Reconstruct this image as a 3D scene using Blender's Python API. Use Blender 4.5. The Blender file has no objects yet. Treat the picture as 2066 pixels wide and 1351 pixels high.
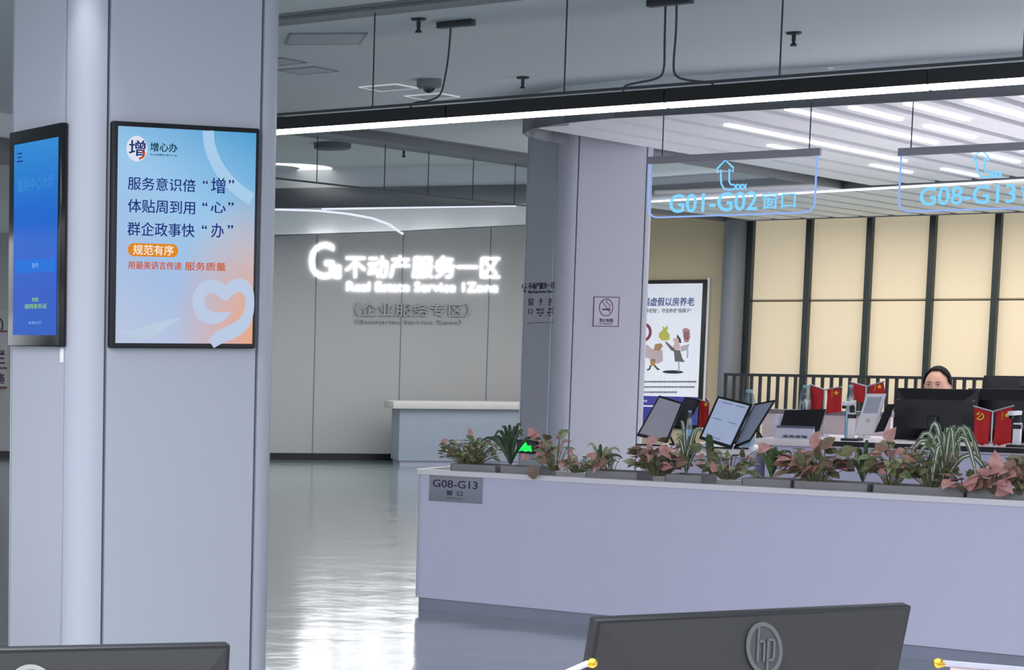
import bpy, bmesh, math, random
from mathutils import Vector, Matrix
SC = bpy.context.scene
COL = SC.collection
PI = math.pi
# ------------------------------------------------------------------ camera, world, exposure
EYE, F, XP, YP, PITCH, ROLL = 1.65, 4246.1, -17.7, 1120.8, .1037, .0070
cp, sp, cr, sr = math.cos(PITCH), math.sin(PITCH), math.cos(ROLL), math.sin(ROLL)
R0 = Vector((1, 0, 0)); U0 = Vector((0, sp, cp)); FW = Vector((0, cp, -sp))
RT = cr * R0 + sr * U0; UP = -sr * R0 + cr * U0
cam_data = bpy.data.cameras.new('camera')
cam = bpy.data.objects.new('camera', cam_data); COL.objects.link(cam)
M = Matrix.Identity(4)
for i in range(3):
    M[i][0], M[i][1], M[i][2] = RT[i], UP[i], -FW[i]
M[2][3] = EYE
cam.matrix_world = M
cam_data.sensor_fit = 'HORIZONTAL'; cam_data.sensor_width = 36
cam_data.lens = F / 2066 * 36
cam_data.shift_x = (1033 - XP) / 2066
cam_data.shift_y = (YP - 675.5) / 2066
cam_data.clip_end = 300
SC.camera = cam
world = bpy.data.worlds.new('world'); SC.world = world; world.use_nodes = True
bg = world.node_tree.nodes['Background']
bg.inputs[0].default_value = (.82, .87, 1.0, 1); bg.inputs[1].default_value = 1.65
wt = world.node_tree; wtc = wt.nodes.new('ShaderNodeTexCoord'); wsx = wt.nodes.new('ShaderNodeSeparateXYZ'); wr2 = wt.nodes.new('ShaderNodeValToRGB')   # stands in for the unseen hall; dimmed below the horizon to darken the pillar top
wt.links.new(wtc.outputs['Generated'], wsx.inputs[0]); wadd = wt.nodes.new('ShaderNodeMath'); wadd.operation = 'MULTIPLY_ADD'; wadd.inputs[1].default_value = .5; wadd.inputs[2].default_value = .5
wt.links.new(wsx.outputs[2], wadd.inputs[0]); wt.links.new(wadd.outputs[0], wr2.inputs[0])
wr2.color_ramp.elements[0].position = .46; wr2.color_ramp.elements[0].color = (.30, .32, .36, 1); wr2.color_ramp.elements[1].position = .56; wr2.color_ramp.elements[1].color = (.87, .895, .985, 1)
wt.links.new(wr2.outputs[0], bg.inputs[0])
SC.view_settings.view_transform = 'Standard'; SC.view_settings.look = 'None'
SC.view_settings.gamma = 1; SC.view_settings.use_curve_mapping = False
SC.view_settings.exposure = .45
# building frame: u runs along the planter wall towards the viewer, v runs away from it
B = math.radians(41.01); A = math.radians(24.2)
Uv = Vector((math.cos(B), -math.sin(B), 0)); Vv = Vector((math.sin(B), math.cos(B), 0))
R1 = Vector((math.cos(A), math.sin(A), 0)); L1 = Vector((-math.sin(A), math.cos(A), 0))
O = Vector((0, 0, EYE))
def W(u, v, z=0): return Uv * u + Vv * v + Vector((0, 0, z))
def ray(x, y): return RT * ((x - XP) / F) - UP * ((y - YP) / F) + FW
def onplane(x, y, p0, n):
    d = ray(x, y); return O + d * ((p0 - O).dot(n) / d.dot(n))
def atz(x, y, z): d = ray(x, y); return O + d * ((z - EYE) / d.z)
def aty(x, y, Y): d = ray(x, y); return O + d * (Y / d.y)
def D(x, y, v): p = onplane(x, y, Vv * v, Vv); return p.dot(Uv), p.z
def UVz(x, y, z): p = atz(x, y, z); return p.dot(Uv), p.dot(Vv)

def area(name, loc, rot, sx, sy, power, col=(1, 1, 1), spread=PI):
    l = bpy.data.lights.new(name, 'AREA'); l.shape = 'RECTANGLE'; l.size = sx; l.size_y = sy
    l.energy = power; l.color = col; l.spread = spread
    o = bpy.data.objects.new(name, l); COL.objects.link(o); o.location = loc; o.rotation_euler = rot
    return o
area('slat_zone_fill', W(-2.8, 17.4, 3.12), (0, 0, -B), 6, 6, 195, (.96, .95, 1), 1.9)  # added fill light below the slats, no fixture modelled
area('window_zone_fill', W(-5.5, 24.4, 3.12), (0, 0, -B), 9, 4, 240, (1, .93, .82))  # added warm fill for the beige wall and blinds, no fixture there
area('sign_zone_fill', Vector((4.6, 25.6, 2.98)), (0, 0, 0), 6, 2.4, 120, (.95, .97, 1))  # added fill to brighten the sign wall, no fixture there
area('hall_fill', W(-2.5, 1.8, 3.42), (0, 0, -B), 8, 5, 380, (.92, .94, 1))  # unseen fill above the camera, added to light pillar and floor

# ------------------------------------------------------------------ materials
def lin(c):
    c = c / 255
    return c / 12.92 if c <= .04045 else ((c + .055) / 1.055) ** 2.4
def rgb(r, g, b): return (lin(r), lin(g), lin(b), 1)
MATS = {}
def mat(name, c, rough=.5, metal=0, em=0, noise=.06, scale=6, coat=0, ec=None, spec=.5):
    if name in MATS: return MATS[name]
    m = bpy.data.materials.new(name); m.use_nodes = True; nt = m.node_tree
    p = nt.nodes['Principled BSDF']; c = rgb(*c)
    p.inputs['Roughness'].default_value = rough; p.inputs['Metallic'].default_value = metal
    p.inputs['Coat Weight'].default_value = coat
    p.inputs['Specular IOR Level'].default_value = spec
    if noise:
        tc = nt.nodes.new('ShaderNodeTexCoord'); n = nt.nodes.new('ShaderNodeTexNoise'); n.inputs['Scale'].default_value = scale
        r = nt.nodes.new('ShaderNodeValToRGB')
        r.color_ramp.elements[0].color = tuple(x * (1 - noise) for x in c[:3]) + (1,)
        r.color_ramp.elements[1].color = tuple(min(1, x * (1 + noise)) for x in c[:3]) + (1,)
        nt.links.new(tc.outputs['Object'], n.inputs['Vector']); nt.links.new(n.outputs['Fac'], r.inputs[0]); nt.links.new(r.outputs[0], p.inputs['Base Color'])
    else: p.inputs['Base Color'].default_value = c
    if em:
        p.inputs['Emission Color'].default_value = rgb(*ec) if ec else c; p.inputs['Emission Strength'].default_value = em
    MATS[name] = m
    return m
def glow(name, c, s=1.0):
    if name in MATS: return MATS[name]
    m = bpy.data.materials.new(name); m.use_nodes = True; nt = m.node_tree
    for n in list(nt.nodes): nt.nodes.remove(n)
    e = nt.nodes.new('ShaderNodeEmission'); e.inputs[0].default_value = rgb(*c); e.inputs[1].default_value = s
    o = nt.nodes.new('ShaderNodeOutputMaterial'); nt.links.new(e.outputs[0], o.inputs[0])
    MATS[name] = m
    return m
def glass(name, tint=(.93, .95, .97), refl=.07, rough=.02):
    if name in MATS: return MATS[name]
    m = bpy.data.materials.new(name); m.use_nodes = True; nt = m.node_tree
    for n in list(nt.nodes): nt.nodes.remove(n)
    t = nt.nodes.new('ShaderNodeBsdfTransparent'); t.inputs[0].default_value = tint + (1,)
    g = nt.nodes.new('ShaderNodeBsdfGlossy'); g.inputs['Roughness'].default_value = rough
    x = nt.nodes.new('ShaderNodeMixShader'); x.inputs[0].default_value = refl
    o = nt.nodes.new('ShaderNodeOutputMaterial')
    nt.links.new(t.outputs[0], x.inputs[1]); nt.links.new(g.outputs[0], x.inputs[2]); nt.links.new(x.outputs[0], o.inputs[0])
    MATS[name] = m
    return m
def floor_mat():
    m = bpy.data.materials.new('polished_tile'); m.use_nodes = True; nt = m.node_tree; p = nt.nodes['Principled BSDF']
    tc = nt.nodes.new('ShaderNodeTexCoord'); mp = nt.nodes.new('ShaderNodeMapping'); mp.inputs['Rotation'].default_value[2] = B
    br = nt.nodes.new('ShaderNodeTexBrick'); br.offset = 0; br.inputs['Scale'].default_value = 1
    br.inputs['Brick Width'].default_value = 1.6; br.inputs['Row Height'].default_value = 1.6; br.inputs['Mortar Size'].default_value = .004
    br.inputs['Color1'].default_value = rgb(128, 146, 145); br.inputs['Color2'].default_value = rgb(132, 149, 149); br.inputs['Mortar'].default_value = rgb(112, 124, 124)
    n = nt.nodes.new('ShaderNodeTexNoise'); n.inputs['Scale'].default_value = 2.2; n.inputs['Detail'].default_value = 3
    bp = nt.nodes.new('ShaderNodeBump'); bp.inputs['Strength'].default_value = .14; bp.inputs['Distance'].default_value = .05
    L = nt.links.new
    L(tc.outputs['Object'], mp.inputs['Vector']); L(mp.outputs[0], br.inputs['Vector']); L(br.outputs['Color'], p.inputs['Base Color'])
    L(tc.outputs['Object'], n.inputs['Vector']); L(n.outputs['Fac'], bp.inputs['Height']); L(bp.outputs[0], p.inputs['Normal'])
    p.inputs['Roughness'].default_value = .18; p.inputs['IOR'].default_value = 1.6; p.inputs['Coat Weight'].default_value = .9; p.inputs['Coat Roughness'].default_value = .13; L(bp.outputs[0], p.inputs['Coat Normal'])
    return m
def screen_mat(name, stops, orange=None, size=(1, 1), em=1.0):
    """A lit display: colour runs over the screen's own x/z, a second tint spreads from one corner of the artwork."""
    m = bpy.data.materials.new(name); m.use_nodes = True; nt = m.node_tree; p = nt.nodes['Principled BSDF']; L = nt.links.new
    tc = nt.nodes.new('ShaderNodeTexCoord'); sx = nt.nodes.new('ShaderNodeSeparateXYZ'); L(tc.outputs['Object'], sx.inputs[0])
    def math_(op, a, b):
        n = nt.nodes.new('ShaderNodeMath'); n.operation = op
        for i, q in enumerate((a, b)):
            if isinstance(q, (int, float)): n.inputs[i].default_value = q
            else: L(q, n.inputs[i])
        return n.outputs[0]
    x = math_('DIVIDE', sx.outputs[0], size[0]); z = math_('DIVIDE', sx.outputs[2], size[1])
    def ramp(fac, st):
        r = nt.nodes.new('ShaderNodeValToRGB'); cr_ = r.color_ramp
        while len(cr_.elements) < len(st): cr_.elements.new(.5)
        for e, (q, c) in zip(cr_.elements, st): e.position = q; e.color = rgb(*c)
        L(fac, r.inputs[0]); return r.outputs[0]
    t = math_('ADD', math_('MULTIPLY', z, stops['wz']), math_('MULTIPLY', x, stops['wx']))
    col = ramp(math_('ADD', t, stops.get('off', 0)), stops['ramp'])
    if orange:
        dx = math_('SUBTRACT', x, orange['x']); dz = math_('MULTIPLY', math_('SUBTRACT', z, orange['z']), orange['sz'])
        d = math_('SQRT', math_('ADD', math_('MULTIPLY', dx, dx), math_('MULTIPLY', dz, dz)), 0)
        r = nt.nodes.new('ShaderNodeValToRGB'); r.color_ramp.elements[0].color = (1, 1, 1, 1); r.color_ramp.elements[1].color = (0, 0, 0, 1)
        r.color_ramp.elements[0].position = orange['r0']; r.color_ramp.elements[1].position = orange['r1']
        L(d, r.inputs[0]); mx = nt.nodes.new('ShaderNodeMix'); mx.data_type = 'RGBA'
        L(r.outputs[0], mx.inputs['Factor']); L(col, mx.inputs['A']); mx.inputs['B'].default_value = rgb(*orange['c']); col = mx.outputs['Result']
    p.inputs['Base Color'].default_value = (.01, .01, .012, 1); p.inputs['Roughness'].default_value = .08; p.inputs['Specular IOR Level'].default_value = .2 if orange else .04
    L(col, p.inputs['Emission Color']); p.inputs['Emission Strength'].default_value = em
    return m

white_panel = mat('grey_white_cladding', (178, 180, 192), .38, noise=.015, scale=2)
groove = mat('dark_grey_channel', (92, 98, 112), .45)  # even dark grey for pillar grooves and wall seams
alu = mat('brushed_aluminium', (176, 180, 190), .3, .6)
dark_metal = mat('dark_metal', (32, 34, 42), .4, .3)
black = mat('black_plastic', (14, 14, 18), .35)
blackgloss = mat('black_gloss', (8, 9, 12), .12)
ceil_m = mat('grey_ceiling_board', (232, 236, 240), .6, noise=.03, scale=.6)
slat_m = mat('white_slat', (246, 246, 252), .5, noise=.02)
fascia_m = mat('grey_fascia', (128, 131, 138), .5)
soffit_m = mat('soffit_backing', (64, 64, 74), .6)
wall_m = mat('warm_grey_wall_panel', (166, 166, 166), .5, noise=.03, scale=.5)
beige_m = mat('beige_wall_panel', (196, 180, 150), .55, noise=.03, scale=.8)
counter_m = mat('lavender_white_laminate', (218, 215, 240), .35, noise=.015)
counter_top = mat('white_solid_surface', (246, 240, 246), .3, noise=.02)
plinth_m = mat('grey_plinth', (152, 154, 174), .4)
desk_m = mat('pale_desk_top', (248, 238, 238), .35, noise=.02)
led = glow('led_white', (255, 252, 250), 5.0)
led_soft = glow('led_strip_white', (250, 250, 255), 2.6)
wire_m = mat('grey_cable', (58, 62, 70), .5)
glass_m = glass('smoke_curtain_glass', (.9, .925, .94), .055)
sign_glass = glass('sign_acrylic', (.93, .95, .985), .035)
ice = glow('edge_lit_blue', (112, 188, 255), 1.0)
ice_edge = glow('edge_lit_rim', (150, 185, 255), .7)

# ------------------------------------------------------------------ mesh helpers
class MB:
    def __init__(s): s.bm = bmesh.new()
    def box(s, x0, x1, y0, y1, z0, z1, bev=0, m=None):
        r = bmesh.ops.create_cube(s.bm, size=1)['verts']
        T = Matrix.Translation(((x0 + x1) / 2, (y0 + y1) / 2, (z0 + z1) / 2)) @ Matrix.Diagonal((x1 - x0, y1 - y0, z1 - z0, 1))
        if m is not None and not bev: T = m @ T
        bmesh.ops.transform(s.bm, matrix=T, verts=r)
        if bev:
            es = list({e for v in r for e in v.link_edges})
            q = bmesh.ops.bevel(s.bm, geom=es, offset=bev, segments=2, affect='EDGES', profile=.5)
            if m is not None: bmesh.ops.transform(s.bm, matrix=m, verts=list({v for f in q['faces'] for v in f.verts} | {v for v in r if v.is_valid}))
        return s
    def face(s, pts):
        return s.bm.faces.new([s.bm.verts.new(p) for p in pts])
    def prism(s, pts, axis, d0, d1):
        """Polygon pts (2-D) swept along an axis from d0 to d1."""
        def P(a, b, d): return {'z': (a, b, d), 'y': (a, d, b), 'x': (d, a, b)}[axis]
        n = len(pts)
        a = [s.bm.verts.new(P(p[0], p[1], d0)) for p in pts]; b = [s.bm.verts.new(P(p[0], p[1], d1)) for p in pts]
        s.bm.faces.new(a); s.bm.faces.new(b[::-1])
        for i in range(n): s.bm.faces.new((a[i], b[i], b[(i + 1) % n], a[(i + 1) % n]))
        return s
    def tube(s, pts, r, seg=8, caps=True):
        pts = [Vector(p) for p in pts]; rs = r if isinstance(r, (list, tuple)) else [r] * len(pts); rings = []
        up = None
        for i, p in enumerate(pts):
            t = (pts[min(i + 1, len(pts) - 1)] - pts[max(i - 1, 0)]).normalized()
            if up is None: up = Vector((0, 0, 1)) if abs(t.z) < .9 else Vector((1, 0, 0))
            x = t.cross(up).normalized(); y = x.cross(t).normalized(); up = y
            rings.append([s.bm.verts.new(p + (x * math.cos(2 * PI * k / seg) + y * math.sin(2 * PI * k / seg)) * rs[i]) for k in range(seg)])
        for a, b in zip(rings, rings[1:]):
            for k in range(seg): s.bm.faces.new((a[k], a[(k + 1) % seg], b[(k + 1) % seg], b[k]))
        if caps: s.bm.faces.new(rings[0][::-1]); s.bm.faces.new(rings[-1])
        return s
    def lathe(s, prof, c=(0, 0, 0), seg=20, sy=1, rot=None):
        c = Vector(c); rings = []
        for r, z in prof:
            ring = []
            for k in range(seg):
                p = Vector((r * math.cos(2 * PI * k / seg), r * sy * math.sin(2 * PI * k / seg), z))
                if rot is not None: p = rot @ p
                ring.append(s.bm.verts.new(p + c))
            rings.append(ring)
        for a, b in zip(rings, rings[1:]):
            for k in range(seg): s.bm.faces.new((a[k], a[(k + 1) % seg], b[(k + 1) % seg], b[k]))
        s.bm.faces.new(rings[0][::-1]); s.bm.faces.new(rings[-1])
        return s
    def ball(s, c, r, sc=(1, 1, 1), seg=14):
        v = bmesh.ops.create_uvsphere(s.bm, u_segments=seg, v_segments=max(6, seg // 2), radius=r)['verts']
        bmesh.ops.transform(s.bm, matrix=Matrix.Translation(c) @ Matrix.Diagonal((*sc, 1)), verts=v); return s
    def ribbon(s, pts, w, y=0, th=.0015):
        """Flat band of given width along 2-D pts (x, z) in the xz plane, facing -y."""
        n = len(pts); ws = w if isinstance(w, (list, tuple)) else [w] * n; L_, R_ = [], []
        for i in range(n):
            a = Vector(pts[max(i - 1, 0)]); b = Vector(pts[min(i + 1, n - 1)]); t = (b - a).normalized(); q = Vector((-t.y, t.x)) * ws[i] / 2
            p = Vector(pts[i]); L_.append(p + q); R_.append(p - q)
        for i in range(n - 1):
            q = [L_[i], R_[i], R_[i + 1], L_[i + 1]]
            f = [s.bm.verts.new((p.x, y, p.y)) for p in q]; g = [s.bm.verts.new((p.x, y - th, p.y)) for p in q]
            s.bm.faces.new(f); s.bm.faces.new(g[::-1])
            for k in range(4): s.bm.faces.new((f[k], g[k], g[(k + 1) % 4], f[(k + 1) % 4]))
        return s
    def poly(s, pts, y=0, th=.0015): return s.prism(pts, 'y', y - th, y)
    def text(s, body, x0, x1, z0, z1, y=0, th=.002, bold=0.):
        V_, F_ = text_data(body, bold)
        vs = [s.bm.verts.new((x0 + (x1 - x0) * a, y - th * (.5 + c), z0 + (z1 - z0) * b)) for a, b, c in V_]
        for f in F_:
            try: s.bm.faces.new([vs[i] for i in f])
            except ValueError: pass
        return s
    def build(s, name, m, parent=None, loc=(0, 0, 0), rotz=0, smooth=True, ang=35, label=None):
        bmesh.ops.recalc_face_normals(s.bm, faces=s.bm.faces)
        me = bpy.data.meshes.new(name); s.bm.to_mesh(me); s.bm.free()
        for q in (m if isinstance(m, list) else [m]): me.materials.append(q)
        if smooth:
            me.shade_smooth(); me.set_sharp_from_angle(angle=math.radians(ang))
        o = bpy.data.objects.new(name, me); COL.objects.link(o); o.parent = parent; o.location = loc; o.rotation_euler = (0, 0, rotz)
        if label: o['label'] = label
        return o
_T = {}
def text_data(body, bold):
    bold = min(bold, .011)
    k = (body, bold)
    if k not in _T:
        cu = bpy.data.curves.new('lettering', 'FONT'); cu.body = body; cu.extrude = .5; cu.offset = bold; cu.resolution_u = 3
        o = bpy.data.objects.new('lettering', cu); COL.objects.link(o)
        me = bpy.data.meshes.new_from_object(o.evaluated_get(bpy.context.evaluated_depsgraph_get()))
        co = [v.co.copy() for v in me.vertices]; fs = [tuple(p.vertices) for p in me.polygons]
        bpy.data.objects.remove(o); bpy.data.curves.remove(cu); bpy.data.meshes.remove(me)
        xs = [c.x for c in co]; ys = [c.y for c in co]
        dx = max(xs) - min(xs) or 1; dy = max(ys) - min(ys) or 1
        _T[k] = ([((c.x - min(xs)) / dx, (c.y - min(ys)) / dy, c.z) for c in co], fs)
    return _T[k]
def refine(pts, n=4):
    out = []
    for i in range(len(pts) - 1):
        p0, p1, p2_, p3 = [Vector(pts[max(0, min(len(pts) - 1, i + k))]) for k in (-1, 0, 1, 2)]
        for j in range(n):
            t = j / n; out.append(tuple(.5 * ((2 * p1) + (p2_ - p0) * t + (2 * p0 - 5 * p1 + 4 * p2_ - p3) * t * t + (3 * p1 - p0 - 3 * p2_ + p3) * t ** 3)))
    return out + [tuple(pts[-1])]
def tag(o, label, cat=None, group=None, kind=None):
    o['label'] = label
    if cat: o['category'] = cat
    if group: o['group'] = group
    if kind: o['kind'] = kind
    return o
def thing(name, label, cat, loc=(0, 0, 0), rotz=0, group=None, kind=None):
    o = bpy.data.objects.new(name, None); COL.objects.link(o); o.location = loc; o.rotation_euler = (0, 0, rotz); o.empty_display_size = .1
    return tag(o, label, cat, group, kind)
def copy_tree(o, parent=None):
    c = o.copy(); COL.objects.link(c); c.parent = parent
    for ch in list(o.children): copy_tree(ch, c)
    return c
def arc(cx, cy, r, a0, a1, n=8, ry=None):
    return [(cx + r * math.cos(math.radians(a0 + (a1 - a0) * i / n)), cy + (ry or r) * math.sin(math.radians(a0 + (a1 - a0) * i / n))) for i in range(n + 1)]
RZ = -B

# ------------------------------------------------------------------ setting: floor, ceiling, walls
f_ = MB(); f_.face([W(-34, -3), W(7, -3), W(7, 34), W(-34, 34)])
tag(f_.build('floor', floor_mat(), smooth=False), 'polished grey green tile floor across the service hall', kind='structure')
c_ = MB()
q = [(-34, -1), (7, -1), (7, 34), (-34, 34)]
c_.prism([(W(*p).x, W(*p).y) for p in q], 'z', 3.45, 3.6)
tag(c_.build('ceiling', ceil_m, smooth=False), 'flat grey ceiling of the service hall', kind='structure')
sf = MB(); sf.box(-6.0, 1, 12.2, 20.8, .0, .012, m=Matrix(((Uv.x, Vv.x, 0, 0), (Uv.y, Vv.y, 0, 0), (0, 0, 1, 0), (0, 0, 0, 1)))); tag(sf.build('floor', mat('bounce_floor', (232, 230, 232), .5)), 'unseen pale floor added behind the planter wall to bounce light up', kind='structure')  # hidden white sheet added to bounce light onto the slats
# wall carrying the lit sign
w_ = MB(); w_.box(-9, 9.2, 28.9, 29.1, .09, 3.45)
wb = tag(w_.build('wall_back', wall_m), 'warm grey panelled wall carrying the lit white sign', kind='structure')
sm = MB()
for X in (-6.5, -4.2, -1.9, .4, 2.0, 3.2, 4.40, 5.57, 6.76, 7.95): sm.box(X - .004, X + .004, 28.893, 28.905, .09, 3.45)
sm.build('panel_seam', groove, wb)
bb = MB(); bb.box(-9, 9.2, 28.87, 29.1, 0, .085); tag(bb.build('baseboard_back', black), 'black baseboard under the sign wall', kind='structure')

# slatted dropped ceilings
def inside_span(poly, u):
    vs = []
    for (a, b), (c, d) in zip(poly, poly[1:] + poly[:1]):
        if (a - u) * (c - u) < 0: vs.append(b + (d - b) * (u - a) / (c - a))
    vs.sort(); return (vs[0], vs[-1]) if len(vs) >= 2 else None
def slat_ceiling(poly, z, pitch, width, label, fh=.16, gap=.02, flat=False):
    root = thing('ceiling', label, None, kind='structure'); root['kind'] = 'structure'
    n = len(poly); m = MB()
    P = [W(*p) for p in poly]
    ctr = sum(P, Vector()) / n
    for i in range(n):
        a, b = P[i], P[(i + 1) % n]
        if (b - a).length < 1e-4: continue
        m.face([a + Vector((0, 0, z - .012)), b + Vector((0, 0, z - .012)), b + Vector((0, 0, z + fh)), a + Vector((0, 0, z + fh))])
    fo = m.build('fascia', fascia_m, root); md = fo.modifiers.new('thick', 'SOLIDIFY'); md.thickness = .02; md.offset = 0
    m = MB(); m.prism([(p.x, p.y) for p in P], 'z', z + .1, z + fh - .01); m.build('backing_panel', soffit_m, root)
    m = MB(); us = [p[0] for p in poly]; u = min(us) + pitch * .35
    if flat: m.prism([(p.x, p.y) for p in P], 'z', z, z + .03)
    while u < max(us) - .05 and not flat:
        s1_, s2_ = inside_span(poly, u - width / 2), inside_span(poly, u + width / 2)
        sp_ = (max(s1_[0], s2_[0]), min(s1_[1], s2_[1])) if s1_ and s2_ else None
        if sp_ and sp_[1] - sp_[0] > .3:
            m2 = Matrix(((Uv.x, Vv.x, 0, 0), (Uv.y, Vv.y, 0, 0), (0, 0, 1, 0), (0, 0, 0, 1)))
            m.box(u - width / 2, u + width / 2, sp_[0] + gap, sp_[1] - gap, z, z + .07, m=m2)
        u += pitch
    m.build('soffit_panel' if flat else 'slat', slat_m, root)
    m = MB(); q_ = [ctr + (p - ctr) * .985 for p in P]
    for i in range(n): m.face([q_[i] + Vector((0, 0, z + fh - .01)), q_[(i + 1) % n] + Vector((0, 0, z + fh - .01)), q_[(i + 1) % n] + Vector((0, 0, 3.45)), q_[i] + Vector((0, 0, 3.45))])
    m.build('bulkhead', ceil_m, root)
    return root
MU = Matrix(((Uv.x, Vv.x, 0, 0), (Uv.y, Vv.y, 0, 0), (0, 0, 1, 0), (0, 0, 0, 1)))
polyA = [(-6.5, 14.04), (0.5, 14.62), (.5, 19.9), (-7.65, 21.8), (-7.65, 15.4)] + [(-7.62, 15.0), (-7.5, 14.66), (-7.26, 14.36), (-6.92, 14.14)]
polyB = [(-10.9, 22.75), (.5, 20.05), (.5, 26.9), (-10.9, 26.9)]
cA = slat_ceiling(polyA, 3.2, .36, .27, 'dropped ceiling of white slats with rounded corner over the service desks')
cB = slat_ceiling(polyB, 3.2, .36, .27, 'dropped ceiling of white slats before the blind covered windows')
pc = [(-90, 318), (20, 330), (490, 419), (1100, 411), (1100, 451), (800, 466), (545, 474), (-90, 474)]
cC = slat_ceiling([UVz(x, y, 3.05) for x, y in pc], 3.05, .3, .27, 'dropped pale ceiling before the wall with the lit sign', fh=.2, flat=True)
def strip(root, p, q, w=.03, m_=led_soft, name='light_strip'):
    a, b = Vector(p), Vector(q); t = (b - a).normalized(); s = Vector((-t.y, t.x, 0)) * w / 2; m = MB()
    pts = [(a + s), (a - s), (b - s), (b + s)]
    m.prism([(p_.x, p_.y) for p_ in pts], 'z', a.z - .012, a.z + .002); return m.build(name, m_, root)
# led strips set in the slats; u and the run along v
for (x0, y0, x1, y1) in ((1511, 248, 1855, 323), (1560, 292, 1645, 312), (1580, 216, 1700, 246), (1690, 246, 1835, 283), (1685, 218, 1780, 243), (1700, 219, 1700, 220),
        (1875, 205, 1975, 240), (1893, 252, 1995, 276), (1862, 268, 1932, 286), (1920, 204, 2066, 246), (2020, 194, 2066, 207), (1803, 330, 1873, 346), (1908, 298, 2026, 328), (1990, 345, 2066, 366), (2040, 292, 2075, 302), (1855, 262, 1876, 268), (1940, 338, 2010, 357)):
    if x1 - x0 < 10: continue
    a, b = UVz(x0, y0, 3.195), UVz(x1, y1, 3.195); um = (a[0] + b[0]) / 2
    k = round((um - (-7.65 + .36 * .35)) / .36); um = -7.65 + .36 * .35 + .36 * k
    strip(cA, W(um, max(a[1], 14.2), 3.197), W(um, min(b[1], 20.9), 3.197), .035)
strip(cB, W(-10.4, 22.6, 3.187), W(-1, 20.36, 3.187), .05)
arcp = [(545, 421), (640, 424), (700, 430), (750, 439), (785, 452), (812, 471)]
ap = [atz(x, y, 3.045) for x, y in arcp]
m = MB(); m.tube(ap, .018, 6); m.build('light_strip', glow('soffit_line_glow', (225, 230, 250), .8), cC)  # bright arc line on the soffit, built as a dim glowing tube
strip(cC, atz(650, 421, 3.045), atz(1040, 414, 3.045), .06, glow('soffit_line_glow', (225, 230, 250), .8))

# ------------------------------------------------------------------ clad pillars
def pillar(C, wr, wl, h, label):
    root = thing('pillar', label, None, C, A, kind='structure')
    r, g, dp, s = .115, .014, .02, .03
    # local frame: x along the broad face, y along the short face (away), origin at the front corner
    m = MB(); m.prism([(.06, dp), (wr - .06, dp), (wr - dp, .06), (wr - dp, wl - .03), (wr - .03, wl - dp), (.03, wl - dp), (dp, wl - .03), (dp, .06)], 'z', 0, h); m.build('core', groove, root)
    def panel(name, pts, inner):
        q = MB(); q.prism(pts + inner, 'z', 0, h); return q.build(name, white_panel, root)
    def quarter(cx, cy, rr, a0, a1):
        o = arc(cx, cy, rr, a0, a1, 12); i = arc(cx, cy, max(.002, rr - dp - .004), a1, a0, 12)
        panel('corner_panel', o, i)
    quarter(r, r, r, 180, 270)
    panel('face_panel', [(r + g, 0), (wr - r - g, 0)], [(wr - r - g, dp + .002), (r + g, dp + .002)])
    quarter(wr - r, r, r, 270, 360)
    panel('face_panel', [(wr, r + g), (wr, wl - s - g)], [(wr - dp - .002, wl - s - g), (wr - dp - .002, r + g)])
    quarter(wr - s, wl - s, s, 0, 90)
    panel('face_panel', [(wr - s - g, wl), (s + g, wl)], [(s + g, wl - dp - .002), (wr - s - g, wl - dp - .002)])
    quarter(s, wl - s, s, 90, 180)
    panel('face_panel', [(0, wl - s - .002), (0, r + .006)], [(dp + .002, r + .006), (dp + .002, wl - s - .002)])
    q = MB(); q.box(-.004, .012, r - .004, r + .004, 0, h); q.box(-.004, .012, wl - s - .006, wl - s + .002, 0, h); q.build('edge_trim', alu, root)
    return root
C1 = aty(156.5, 690, 8.2); C1.z = 0
C2 = aty(1130, 690, 16.8); C2.z = 0
p1 = pillar(C1, .93, .64, 3.45, 'grey white clad pillar with two lit screens')
p2 = pillar(C2, .93, .50, 3.45, 'grey white clad pillar with the no smoking notice')

# ------------------------------------------------------------------ screens on the near pillar
def FR(x, y, C=C1):                                    # broad face: photo point -> local (x, z)
    p = onplane(x, y, C - L1 * .03, L1); return (p - C).dot(R1), p.z
x0, z1 = FR(228, 243); x1, _ = FR(524, 259); _, z0 = FR(220, 702)
SX, SZ = x0, z0; SWd, SHt = x1 - x0, z1 - z0
scr = thing('wall_display', 'portrait screen of blue and orange artwork with white heart swirl', 'screen', C1 + R1 * x0 - L1 * .035 + Vector((0, 0, z0)), A)
m = MB(); m.box(0, SWd, 0, .033, 0, SHt, bev=.008); m.build('casing', black, scr)
bz = .02
pm = screen_mat('service_artwork', dict(wz=.75, wx=.35, off=-.05, ramp=[(0, (196, 208, 235)), (.3, (172, 200, 240)), (.62, (158, 208, 246)), (1, (82, 170, 224))]),
                dict(x=1.0, z=.08, sz=.9, r0=.08, r1=.6, c=(240, 178, 146)), (SWd, SHt), .62)
m = MB(); m.box(bz, SWd - bz, -.003, .004, bz, SHt - bz); m.build('screen', pm, scr)
def S(x, y): a, b = FR(x, y); return (a - SX, b - SZ)
def St(mb, body, xa, ya, xb, yb, bold=0., lay=.0):     # text filling a photo box given by its left-top and right-bottom
    (a, t), (b, bt) = S(xa, ya), S(xb, yb); mb.text(body, a, b, bt, t, -.0036 - lay, .001, bold)
pale = glow('art_white', (222, 230, 244), .7); navy = glow('art_navy', (28, 46, 120), .7)
m = MB(); pts = [S(*p) for p in ((418, 264), (420, 290), (429, 318), (444, 346), (464, 370), (486, 389), (506, 402))]
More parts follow.
